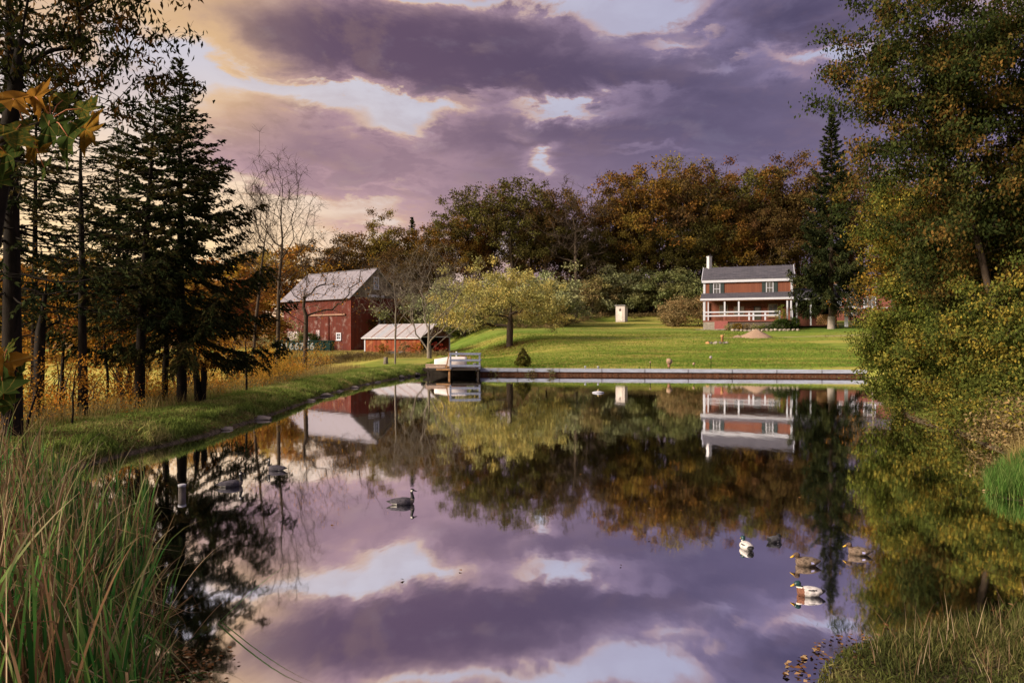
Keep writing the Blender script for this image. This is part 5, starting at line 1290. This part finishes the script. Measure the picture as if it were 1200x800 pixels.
def goose(px, d, heading, lab, s=1.0, neckup=.0, headturn=0):
    x = world_at(px, d); r = empty('goose', (x, d, 0), heading, lab, 'goose', 'geese on the pond')
    body = [((-.335 * s, 0, .066 * s), .016 * s, .008 * s), ((-.29 * s, 0, .060 * s), .045 * s, .020 * s), ((-.22 * s, 0, .052 * s), .082 * s, .042 * s), ((-.13 * s, 0, .046 * s), .110 * s, .070 * s), ((-.03 * s, 0, .046 * s), .122 * s, .092 * s), ((.06 * s, 0, .044 * s), .115 * s, .088 * s), ((.13 * s, 0, .046 * s), .088 * s, .068 * s), ((.18 * s, 0, .052 * s), .050 * s, .045 * s), ((.205 * s, 0, .055 * s), .02 * s, .018 * s)]
    wing = [((-.265 * s, .022 * s, .098 * s), .006 * s, .005 * s), ((-.20 * s, .045 * s, .096 * s), .016 * s, .012 * s), ((-.09 * s, .078 * s, .088 * s), .028 * s, .026 * s), ((.03 * s, .088 * s, .072 * s), .030 * s, .038 * s), ((.10 * s, .066 * s, .060 * s), .014 * s, .02 * s)]
    wing2 = [((a[0], -a[1], a[2]), b, c_) for a, b, c_ in wing]
    nk = [((.14 * s, 0, .05 * s), .060 * s, .060 * s), ((.172 * s, 0, .11 * s), .040 * s, .044 * s), ((.165 * s, 0, .17 * s), .028 * s, .030 * s), ((.150 * s, 0, .225 * s), .025 * s, .026 * s), ((.158 * s, 0, .262 * s), .027 * s, .028 * s)]
    hd = [((.13 * s, 0, .268 * s), .014 * s, .014 * s), ((.150 * s, 0, .272 * s), .029 * s, .032 * s), ((.180 * s, 0, .268 * s), .027 * s, .029 * s), ((.205 * s, 0, .258 * s), .017 * s, .018 * s)]
    def reg(c_, n_):
        X_, Y_, Z_ = c_[0] / s, c_[1] / s, c_[2] / s
        if Z_ > .105 and X_ > .11:
            if abs(Y_) > .010 and .245 < Z_ < .275 and .135 < X_ < .172: return 3
            return 2
        if X_ < -.265: return 2
        if X_ < -.13 and Z_ < .038: return 3
        if X_ > .13 and Z_ < .12: return 1
        return 0
    skin_bird('body', [body, wing, wing2, nk, hd], [GB, GBR, GBK, GWH], reg, r, .0085 * s)
    bird_end(r, (.175 * s, 0, .262 * s), (1, 0, -.12), s, BILLK, .055, .0235); return r
goose(473, 12.4, R(8), 'goose in open water at the centre left, facing right with its neck upright', .93)
goose(272, 13.9, R(22), 'goose nearer the left bank facing right, left of the pair', .97)
goose(322, 15.6, R(172), 'goose facing left, farther and to the right of its neighbour near the left bank', .90)
def duck(px, d, heading, lab, kind, s=1.0, low=False, tilt=0):
    x = world_at(px, d); r = empty('duck', (x, d, 0), heading, lab, 'duck', 'ducks on the right side of the pond'); r.rotation_euler = (R(tilt), 0, heading)
    body = [((-.19 * s, 0, .062 * s), .010, .006), ((-.15 * s, 0, .055 * s), .045 * s, .025 * s), ((-.09 * s, 0, .045 * s), .075 * s, .055 * s), ((0, 0, .04 * s), .088 * s, .068 * s), ((.07 * s, 0, .04 * s), .078 * s, .062 * s), ((.12 * s, 0, .038 * s), .045 * s, .04 * s)]
    hz = .128 * s if not low else .098 * s; hxx = .115 * s if not low else .10 * s
    nk = [((.075 * s, 0, .06 * s), .042 * s, .042 * s), ((.10 * s, 0, .085 * s), .030 * s, .032 * s), ((hxx, 0, hz - .015 * s), .026 * s, .028 * s)]
    hd = [((hxx - .035 * s, 0, hz), .016 * s, .016 * s), ((hxx - .01 * s, 0, hz + .004 * s), .033 * s, .034 * s), ((hxx + .018 * s, 0, hz), .030 * s, .030 * s), ((hxx + .042 * s, 0, hz - .008 * s), .016 * s, .016 * s)]
    if kind == 'drake': ms = [feathers('drake_body', (.34, .32, .33), (.52, .50, .50)), feathers('drake_breast', (.10, .045, .03), (.16, .07, .045)), plain('drake_head', (.008, .035, .040), .4, .3), GBK, GWH]
    elif kind == 'hen': ms = [feathers('hen_body', (.055, .040, .030), (.16, .12, .09)), feathers('hen_breast', (.08, .055, .04), (.15, .11, .085)), feathers('hen_head', (.055, .035, .026), (.10, .065, .05)), feathers('hen_tail', (.05, .04, .03), (.12, .09, .07)), SPEC]
    else: ms = [feathers('dark_duck_body', (.035, .035, .04), (.07, .07, .08)), feathers('dark_duck_body', (.035, .035, .04), (.07, .07, .08)), GBK, GBK, GWH]
    def reg(c_, n_):
        X_, Y_, Z_ = c_[0] / s, abs(c_[1]) / s, c_[2] / s
        if X_ > .06 and Z_ > (.098 if not low else .085): return 2
        if kind == 'drake' and X_ > .05 and Z_ > .088 and X_ > .075: return 4
        if X_ < -.135: return 3
        if X_ > .06: return 1
        if kind == 'hen' and -.075 < X_ < -.035 and .035 < Z_ < .06 and Y_ > .05: return 4
        if kind == 'dark' and -.02 < X_ < .02 and .01 < Z_ < .03: return 4
        if kind == 'drake' and -.08 < X_ < .02 and .068 < Z_ < .082 and Y_ > .05: return 3
        return 0
    skin_bird('body', [body, nk, hd], ms, reg, r, .0075 * s)
    bird_end(r, (hxx + .012 * s, 0, hz - .006 * s), (1, 0, -.25), s, BILLY if kind != 'dark' else BILLK, .042, .029); return r
duck(948, 7.98, R(172), 'white-bodied drake with a dark teal head and yellow bill, nearest of the ducks', 'drake', 1.02, tilt=4)
duck(945, 9.05, R(178), 'brown duck with a yellow bill between the white-bodied drake and the dark grey duck', 'hen', 1.05)
duck(1006, 9.5, R(168), 'brown duck with a yellow bill, rightmost of the group over the tree reflection', 'hen', 1.0)
duck(875, 9.75, R(95), 'pale-backed drake seen from behind, leftmost of the ducks', 'drake', 1.0)
duck(908, 10.1, R(25), 'small dark grey duck with its head drawn in, farthest of the group', 'dark', .82, True)

# ------------------------------------------------------------------ reeds, grass, fallen leaves
def blades(name, B, L, wd, rng, lean=.15, curl=.9, seg=6, dry=None, m=None, kink=0.0, az=None):
    """bent strips: B (n,3) bases"""
    n = len(B); s = np.linspace(0, 1, seg + 1)
    azm = rng.uniform(0, 2 * np.pi, n) if az is None else az
    th0 = np.abs(rng.normal(0, lean, n)); cu = np.abs(rng.normal(0, curl, n)); kk = (rng.random(n) < kink); ks = rng.uniform(.45, .85, n)
    th = th0[:, None] + cu[:, None] * s[None, :-1] ** 2.2 + np.where(kk[:, None] & (s[None, :-1] > ks[:, None]), rng.uniform(.9, 2.0, (n, 1)), 0)
    th = np.minimum(th, 2.75)
    ds = (L / seg)[:, None]
    hx_ = np.cumsum(np.sin(th) * ds, 1); hz_ = np.cumsum(np.cos(th) * ds, 1)
    hx_ = np.concatenate([np.zeros((n, 1)), hx_], 1); hz_ = np.concatenate([np.zeros((n, 1)), hz_], 1)
    C = np.stack([B[:, :1] + hx_ * np.cos(azm)[:, None], B[:, 1:2] + hx_ * np.sin(azm)[:, None], B[:, 2:3] + hz_], -1)
    tw = rng.uniform(0, np.pi, n); sv = np.stack([np.cos(tw), np.sin(tw), np.zeros(n)], -1)
    prof = np.interp(s, [0, .15, .6, 1], [.7, 1, .8, .05])
    off = sv[:, None, :] * (wd[:, None] * .5 * prof[None, :])[..., None]
    V = np.stack([C - off, C + off], 2)                    # n, seg+1, 2, 3
    nv = n * (seg + 1) * 2; me_ = bpy.data.meshes.new(name); me_.vertices.add(nv); me_.vertices.foreach_set('co', V.astype(np.float32).ravel())
    b = (np.arange(n) * (seg + 1) * 2)[:, None] + (np.arange(seg) * 2)[None, :]
    F_ = np.stack([b, b + 1, b + 3, b + 2], -1).reshape(-1, 4).astype(np.int32)
    me_.loops.add(F_.size); me_.loops.foreach_set('vertex_index', F_.ravel()); me_.polygons.add(len(F_))
    me_.polygons.foreach_set('loop_start', np.arange(0, F_.size, 4, dtype=np.int32)); me_.polygons.foreach_set('loop_total', np.full(len(F_), 4, np.int32)); me_.update(calc_edges=True)
    dry_ = rng.random(n) if dry is None else dry
    a = me_.attributes.new('tone', 'FLOAT', 'FACE'); a.data.foreach_set('value', np.repeat(dry_, seg).astype(np.float32))
    a = me_.attributes.new('along', 'FLOAT', 'POINT'); a.data.foreach_set('value', np.tile(np.repeat(s, 2), n).astype(np.float32))
    me_.materials.append(m or M['reed']); o = bpy.data.objects.new(name, me_); return link(o)
rng = np.random.default_rng(201)
def sample(n, x0, x1, y0, y1, cond):
    X_ = rng.uniform(x0, x1, n); Y_ = rng.uniform(y0, y1, n); k = cond(X_, Y_, sdist(X_, Y_)); X_, Y_ = X_[k], Y_[k]
    return np.stack([X_, Y_, np.maximum(ground(X_, Y_), -.12)], -1)
B = sample(26000, -11, -2.2, 4.2, 12.5, lambda x, y, s: (s > -1.15) & (s < 1.5) & (np.hypot(x, y) > 5.2) & (x > -.80 * y - .6) & (x < -.53 * y + .05 * np.sin(y * 5)))
B = B[rng.random(len(B)) < np.interp(B[:, 1], [4, 6, 9, 12.5], [.42, .28, .20, .13])]
# clumping
cl = np.array([mnoise.noise(Vector((p[0] * 1.6, p[1] * 1.6, 3))) for p in B]); B = B[cl > -.28]
pxl = 600 + 800 * B[:, 0] / B[:, 1]; n = len(B)
dryp = np.interp(pxl, [-60, 40, 110, 200], [.50, .34, .18, .10])
dry = np.where(rng.random(n) < dryp, .9, .1)
Ls = np.interp(pxl, [-50, 60, 150, 205], [1.7, 1.5, 1.3, 1.0]) * rng.uniform(.45, 1.1, n)
o = blades('reeds', B, Ls, rng.uniform(.012, .036, n), rng, .18, .65, 8, dry, kink=.34)
tag(o, 'dense clump of green and brown cattail reeds at the lower left', kind='stuff')
# flopped leaves lying out over the water
n = 46; B = np.stack([rng.uniform(-4.4, -3.0, n), rng.uniform(5.7, 7.3, n), np.full(n, -.05)], -1)
o = blades('reeds', B, rng.uniform(.8, 1.5, n), rng.uniform(.012, .02, n), rng, .55, 1.0, 9, np.where(rng.random(n) < .35, .9, .1), az=rng.normal(-.3, .6, n)); tag(o, 'loose reed leaves flopping out over the water by the reed clump', kind='stuff')
B = sample(9000, -11, -2.6, 4.6, 11.5, lambda x, y, s: (s > -.9) & (s < 1.5) & (x < -.54 * y)); B = B[:2600]
o = blades('dead_reed_litter', B, rng.uniform(.3, .9, len(B)), rng.uniform(.01, .025, len(B)), rng, .95, 1.1, 5, np.where(rng.random(len(B)) < .8, .9, .1), kink=.3); tag(o, 'matted dead reed leaves at the foot of the reed clump', kind='stuff')
# dyke grass
def tuftgrass(name, P, size, asp, m, lab, jit=.55, seed=7, fr=(.55, .55)):
    tone = np.array([.42 + .8 * mnoise.noise(Vector((p[0] * fr[0], p[1] * fr[1], seed))) + .35 * mnoise.noise(Vector((p[0] * 1.3, p[1] * 1.3, seed))) for p in P]) + rng.normal(size=len(P)) * .08
    V = leaf_quads(P + np.array([0, 0, .02]) + np.stack([np.zeros(len(P))] * 2 + [size * .35 * np.ones(len(P))], -1), size, rng, asp, axis=np.array([0, 0, 1.0]), jit=jit)
    o = bpy.data.objects.new(name, quads_mesh(name, V, np.clip(tone, 0, 1), m)); link(o); return tag(o, lab, kind='stuff')
B = sample(330000, -14, -6, 12, 62, lambda x, y, s: (s > .02) & (s < 4.2) & (rng.random(len(x)) < np.interp(y, [12, 25, 62], [.75, .45, .22])))
tuftgrass('bank_grass', B, np.interp(B[:, 1], [12, 30, 62], [.11, .15, .20]), .13, M['grass_bank'], 'short green grass on the left dyke')
s_ = sdist(B[:, 0], B[:, 1]); cl = np.array([mnoise.noise(Vector((p[0] * .8, p[1] * .8, 9))) for p in B]); E = B[(s_ < .9) & (cl > -.05)]
tuftgrass('bank_edge_grass', E, .30, .10, M['grass_bank'], 'rougher longer grass along the left water edge', .5, 9)
B = sample(230000, -8, 36, 57.2, 104, lambda x, y, s: (s > .12) & (rng.random(len(x)) < np.interp(y, [57, 70, 96], [1, .6, .35])))
tuftgrass('lawn_grass', B, .17, .16, M['grass_lawn'], 'mown grass blades on the lawn above the pond wall', .6, 4, (.10, .42))
B = sample(9000, -3, 28.5, 56.9 - 3.2, 58.2, lambda x, y, s: (s > .05) & (np.abs(y - wall_y(x) - .25) < .22))
tuftgrass('lawn_edge_grass', B, .26, .12, M['grass_lawn'], 'ragged grass edge behind the pond wall', .5, 4)
B = sample(60000, 9, 26, 12, 46, lambda x, y, s: (s > .02) & (s < 4.0))
tuftgrass('bank_grass', B, .16, .12, M['grass_bank'], 'grass on the right bank under the trees')
B = sample(42000, 8.6, 12.6, 11.9, 15.6, lambda x, y, s: (s > -.05) & (s < 1.5) & (y > 12.0))
o = blades('bright_grass', B[:9000], rng.uniform(.22, .5, 9000)[:len(B[:9000])], np.full(len(B[:9000]), .010), rng, .3, .9, 4, m=M['grass_bright']); tag(o, 'patch of vivid green grass at the right edge of the pond', kind='stuff')
B = sample(34000, 2.3, 8.0, 4.4, 8.6, lambda x, y, s: (s > -.03))
cl = np.array([mnoise.noise(Vector((p[0] * 1.3, p[1] * 1.3, 5))) for p in B]); B = B[(cl > -.25) & ((B[:, 0] > 3.4) | (cl > .2))]
o = blades('spit_grass', B, rng.uniform(.08, .28, len(B)) * np.interp(B[:, 0], [2.5, 4.5], [.5, 1.0]), rng.uniform(.004, .011, len(B)), rng, .45, 1.2, 5, m=M['grass_fore']); tag(o, 'yellow-green grass growing on the low bank at the lower right', kind='stuff')
B = sample(60000, 2.6, 9.0, 4.6, 8.8, lambda x, y, s: (s > -.02)); tuftgrass('bank_grass', B, .085, .12, M['grass_fore'], 'short grass carpeting the low bank at the lower right', .8, 6, (1.2, 1.2))
B = sample(900, 3.2, 8.0, 4.6, 8.4, lambda x, y, s: (s > 0)); o = blades('dry_stems', B, rng.uniform(.2, .5, len(B)), np.full(len(B), .005), rng, .3, .5, 5, np.full(len(B), .9)); tag(o, 'thin dry stems sticking out of the grass at the lower right', kind='stuff')
def flatleaves(name, P, size, lab, m=None, lift=.012):
    n = len(P); V = leaf_quads(P + np.array([0, 0, lift]), size, rng, .75, axis=unit(np.concatenate([rng.normal(size=(n, 2)), np.zeros((n, 1))], 1)), jit=.18, flat=3)
    o = bpy.data.objects.new(name, quads_mesh(name, V, rng.random(n), m or M['fallen'])); link(o); return tag(o, lab, kind='stuff')
B = sample(60000, -14, -6, 13, 55, lambda x, y, s: (s > .03) & (s < 4) & (rng.random(len(x)) < .5)); B[:, 2] += .05
flatleaves('fallen_leaves', B, .085, 'fallen leaves scattered over the left dyke')
B = sample(14000, 2.2, 8.2, 4.4, 8.7, lambda x, y, s: (s > -.02)); B = B[:1500]
flatleaves('fallen_leaves', B, .042, 'brown and orange fallen leaves on the low bank at the lower right', lift=.02)
B = sample(16000, 1.9, 3.6, 4.9, 6.9, lambda x, y, s: (np.abs(s) < .3)); B[:, 2] = np.maximum(B[:, 2], .004); B = B[:240]
flatleaves('fallen_leaves', B, .048, 'leaves floating at the tip of the low bank')
n = 110; B = np.stack([rng.normal(-2.95, .18, n), rng.normal(6.15, .25, n), np.full(n, .004)], -1); flatleaves('fallen_leaves', B, .05, 'leaves and debris floating beside the reeds at the lower left')
B = sample(30000, 9, 24, 12, 42, lambda x, y, s: (s > -.05) & (s < 2.2)); B[:, 2] = np.maximum(B[:, 2], 0) + .03; flatleaves('fallen_leaves', B[:14000], .12, 'orange fallen leaves under the right bank shrubs')
B = sample(30000, -11, 22, 5, 50, lambda x, y, s: (s < -.02) & (s > -.25) & (rng.random(len(x)) < .6)); B[:, 2] = .004; flatleaves('fallen_leaves', B[:2600], .06, 'leaves floating along the pond margins')
B = sample(700, -9, 20, 7, 50, lambda x, y, s: (s < -.4)); B[:, 2] = .004; flatleaves('fallen_leaves', B[:150], .045, 'single leaves drifting on the open pond')
x, y = world_at(598, 86), 86; n = 5000; rr = np.abs(rng.normal(size=n)) * 3.6; aa = rng.uniform(0, 6.28, n); B = np.stack([x + rr * np.cos(aa), y + rr * np.sin(aa), ground(x + rr * np.cos(aa), y + rr * np.sin(aa)) + .06], -1); flatleaves('fallen_leaves', B, .16, 'brown leaf litter on the grass under the yellow-green tree')
B = sample(60000, -8, 45, 57.5, 125, lambda x, y, s: s > .3); kp = np.array([mnoise.noise(Vector((p[0] * .12, p[1] * .12, 2))) for p in B]) + .25 * rng.normal(size=len(B)) > .12; B = B[kp][:14000]; B[:, 2] += .08
flatleaves('fallen_leaves', B, .13, 'fallen leaves scattered thinly over the lawn')
# weeds and brush of the right bank
pts = []
for _ in range(4000):
    X_, Y_ = rng.uniform(11, 27), rng.uniform(17.5, 44); s1 = float(sdist([X_], [Y_])[0])
    if .0 < s1 < 1.5: pts.append((X_, Y_))
    if len(pts) > 60: break
brush('bank_brush', 'green and amber brush hanging over the water along the right bank', pts, M['leaf_right'], 1.1, 46, .10, .9, 301)
pts = [(rng.uniform(12.6, 16.5), rng.uniform(16, 21)) for _ in range(60)]; pts = [p for p in pts if .1 < float(sdist([p[0]], [p[1]])[0]) < 3.2]
brush('tan_weeds', 'pale dead weeds on the right bank above the vivid grass', pts, M['tan_brush'], .7, 60, .09, .7, 302, stems=False)
B = sample(9000, 10.5, 17, 13.5, 24, lambda x, y, s: (s > .05) & (s < 3.5)); o = blades('dead_grass', B, rng.uniform(.3, .8, len(B)), np.full(len(B), .010), rng, .5, 1.0, 4, m=M['grass_tan']); tag(o, 'pale flattened dead grass on the right bank', kind='stuff')
# rough tan grass before the farm buildings
B = sample(60000, -36, -6, 58, 104, lambda x, y, s: (rng.random(len(x)) < .5)); pxl = 600 + 800 * B[:, 0] / B[:, 1]; B = B[(pxl > 325) & (pxl < 512) & (B[:, 1] > np.interp(pxl, [325, 400, 512], [56, 74, 80]))]
o = blades('tan_grass', B, rng.uniform(.2, .65, len(B)) * np.interp(B[:, 1], [70, 86], [1, .55]), np.full(len(B), .035), rng, .3, .8, 3, m=M['grass_tan']); tag(o, 'tan unmown grass before the barn and shed', kind='stuff')
B = sample(50000, -16.5, -12, 13, 56, lambda x, y, s: s > 2.4); B = B[:16000]
o = blades('dry_grass', B, rng.uniform(.2, .65, len(B)), np.full(len(B), .012), rng, .3, .8, 3, m=M['grass_tan']); tag(o, 'dry grass among the trunks of the left bank', kind='stuff')

# pale stones and roots at the water line of the left bank
for k, (px, d) in enumerate([(356, 33), (372, 36), (388, 39), (404, 42), (419, 45), (428, 47), (300, 25.5), (262, 22.6)]):
    # slide to the shore
    xx = world_at(px, d); sd0 = float(sdist([xx], [d])[0]); xx = xx - 0
    best = min(np.arange(-14, -5, .05), key=lambda q: abs(float(sdist([q], [d])[0]) - .02)); o = rock('shore_stone', rk.uniform(.4, .8), (best, d, .02), STONE, 80 + k, None, .3); o.scale = (1, 1.6, 1)
    tag(o, ['flat pale stone at the left water edge, nearest the barn roof reflection', 'second flat stone along the left water edge', 'third flat stone along the left water edge', 'fourth flat stone along the left water edge', 'fifth flat stone along the left water edge', 'flat pale stone at the left water edge, closest to the shed reflection', 'low flat stone where the dyke bends, under the lone sapling', 'low flat stone at the water edge nearest the trunks'][k], 'stone', 'flat stones along the left shore')

# ------------------------------------------------------------------ foreground maple
def mapleb(t):
    oc = objco(t); oi = t.add('ShaderNodeObjectInfo'); n = t.noise(t.scale(oc, (1, 1, 1)), 14, 3, .6)
    f = t.math('ADD', t.math('MULTIPLY', n, .9), t.math('MULTIPLY', t.math('SUBTRACT', oi.outputs['Random'], .5), .9))
    cc = t.ramp(f, [(.30, (.035, .055, .014)), (.48, (.07, .08, .018)), (.58, (.19, .105, .016)), (.8, (.24, .115, .02))])
    sp = t.add('ShaderNodeSeparateXYZ'); t.l.new(oc, sp.inputs[0])
    ang = t.math('ARCTAN2', sp.outputs[0], t.math('ADD', sp.outputs[1], .37))
    vn = t.math('ABSOLUTE', t.math('SUBTRACT', t.math('FRACT', t.math('ADD', t.math('DIVIDE', ang, .66), .5)), .5))
    cc = t.mix(t.math('MULTIPLY', t.sm(vn, .06, .01), .6), cc, (.30, .20, .06))
    sp2 = t.noise(oc, 40, 2, .5); cc = t.mix(t.math('MULTIPLY', t.sm(sp2, .66, .72), .7), cc, (.06, .03, .015))
    d = t.add('ShaderNodeBsdfDiffuse'); t.put(d.inputs[0], cc); tr = t.add('ShaderNodeBsdfTranslucent'); t.put(tr.inputs[0], cc)
    m = t.add('ShaderNodeMixShader'); m.inputs[0].default_value = .4; t.l.new(d.outputs[0], m.inputs[1]); t.l.new(tr.outputs[0], m.inputs[2]); return m.outputs[0]
MAPLE = mat('maple_leaf', mapleb)
def maple_mesh(seed):
    r_ = random.Random(seed); half = [(0, 0), (.10, -.06), (.30, -.10), (.24, .02), (.44, .10), (.58, .16), (.42, .24), (.46, .34), (.30, .34), (.20, .42), (.22, .60), (.12, .70), (.10, .84), (0, 1.0)]
    half = [(a * r_.uniform(.9, 1.1), b * r_.uniform(.96, 1.04)) for a, b in half]; half[0] = (0, 0); half[-1] = (0, 1.0)
    def P(a, b, sgn):
        z = -.16 * a * a * 3 + .10 * math.sin(b * 3) - .22 * b * b + .05 * math.sin(9 * a + seed); return (a * sgn, b - .35, z + .03 * abs(a) * r_.uniform(-1, 1))
    vs = [P(a, b, 1) for a, b in half] + [P(a, b, -1) for a, b in half[1:-1]]
    k = len(half); mid = len(vs); vs.append((0, .05, -.02)); ring_ = list(range(k)) + list(range(len(vs) - 2, k - 1, -1))
    mb = MB(); mb.add(vs, [(ring_[i], ring_[(i + 1) % len(ring_)], mid) for i in range(len(ring_))], 0, True)
    me_ = bpy.data.meshes.new('leaf'); me_.from_pydata(mb.v, [], mb.f); me_.materials.append(MAPLE); me_.polygons.foreach_set('use_smooth', [True] * len(me_.polygons)); return me_
LM = [maple_mesh(k) for k in range(4)]
mpx, mpy = -2.9, 1.5
mp = empty('maple_sapling', (mpx, mpy, gz(mpx, mpy)), 0, 'maple sapling whose big green and orange leaves reach in at the left edge', 'tree')
L0 = Vector(mp.location)
def mpw(px, py, d): return Vector((world_at(px, d), d, ztop(py, d)))
mb = MB(); mb.tube([(0, 0, -.1), (.02, 0, 1.2), (-.05, .05, 2.4), (.05, .1, 3.6)], [.05, .042, .03, .012], 7, cap=False)
b1 = [Vector((0, .02, 1.7)), mpw(-60, 190, 2.0) - L0, mpw(-10, 172, 2.0) - L0, mpw(30, 150, 2.02) - L0, mpw(60, 140, 2.03) - L0]
b2 = [Vector((0, 0, 1.0)), mpw(-70, 470, 1.95) - L0, mpw(-25, 440, 2.0) - L0, mpw(4, 430, 2.0) - L0]
mb.tube(b1, [.02, .008, .006, .005, .004], 6); mb.tube(b2, [.016, .007, .005, .004], 6); mb.build('trunk', M['bark'], mp)
rl_ = random.Random(12); stl = MB()
LV = [(16, 116, 38, 2.0), (42, 114, 36, 2.04), (20, 152, 46, 1.98), (8, 180, 34, 2.0), (58, 122, 26, 2.08), (74, 118, 24, 2.06), (97, 128, 36, 2.03), (58, 148, 40, 2.0), (80, 160, 46, 1.96), (40, 172, 34, 2.02), (52, 196, 26, 2.0), (100, 152, 42, 2.0), (-20, 130, 50, 2.0), (-25, 175, 48, 2.0), (4, 205, 26, 2.02),
      (8, 409, 24, 2.0), (10, 424, 34, 2.0), (2, 446, 36, 1.98), (22, 436, 24, 2.02), (4, 468, 28, 2.0), (-22, 430, 40, 2.0), (-20, 465, 40, 2.0)]
for k, (px, py, sz, d) in enumerate(LV):
    o = bpy.data.objects.new('leaf', LM[k % 4]); link(o, mp); p_ = mpw(px, py, d) - L0; s = sz / 800 * d * 1.25
    o.location = p_; o.scale = (s * rl_.uniform(.9, 1.15), s, s); out = rl_.uniform(-1.7, -.3) if px > 20 else rl_.uniform(-1.2, 1.2)
    o.rotation_euler = (R(rl_.uniform(35, 95)), R(rl_.uniform(-35, 35)), 0); o.rotation_euler = (Matrix.Rotation(out, 3, 'Y') @ Matrix.Rotation(R(rl_.uniform(40, 85)), 3, 'X')).to_euler()
    Bq = b1 if py < 300 else b2; q = min((Vector(b) for b in Bq[1:]), key=lambda b: (b - p_).length); stl.tube([q, (q + p_) / 2 + Vector((0, 0, .012)), p_], [.0022, .0018, .0015], 4)
tag(stl.build('leaf_stalk', plain('red_stalk', (.35, .12, .05), .6, .2, 20), mp), kind='stuff')

tot = sum(len(o.data.polygons) * (2 if 1 else 1) for o in bpy.data.objects if o.type == 'MESH'); uniq = sum(len(m.polygons) * 2 for m in bpy.data.meshes if m.users)
print('TRIS scene', tot, 'unique', uniq)
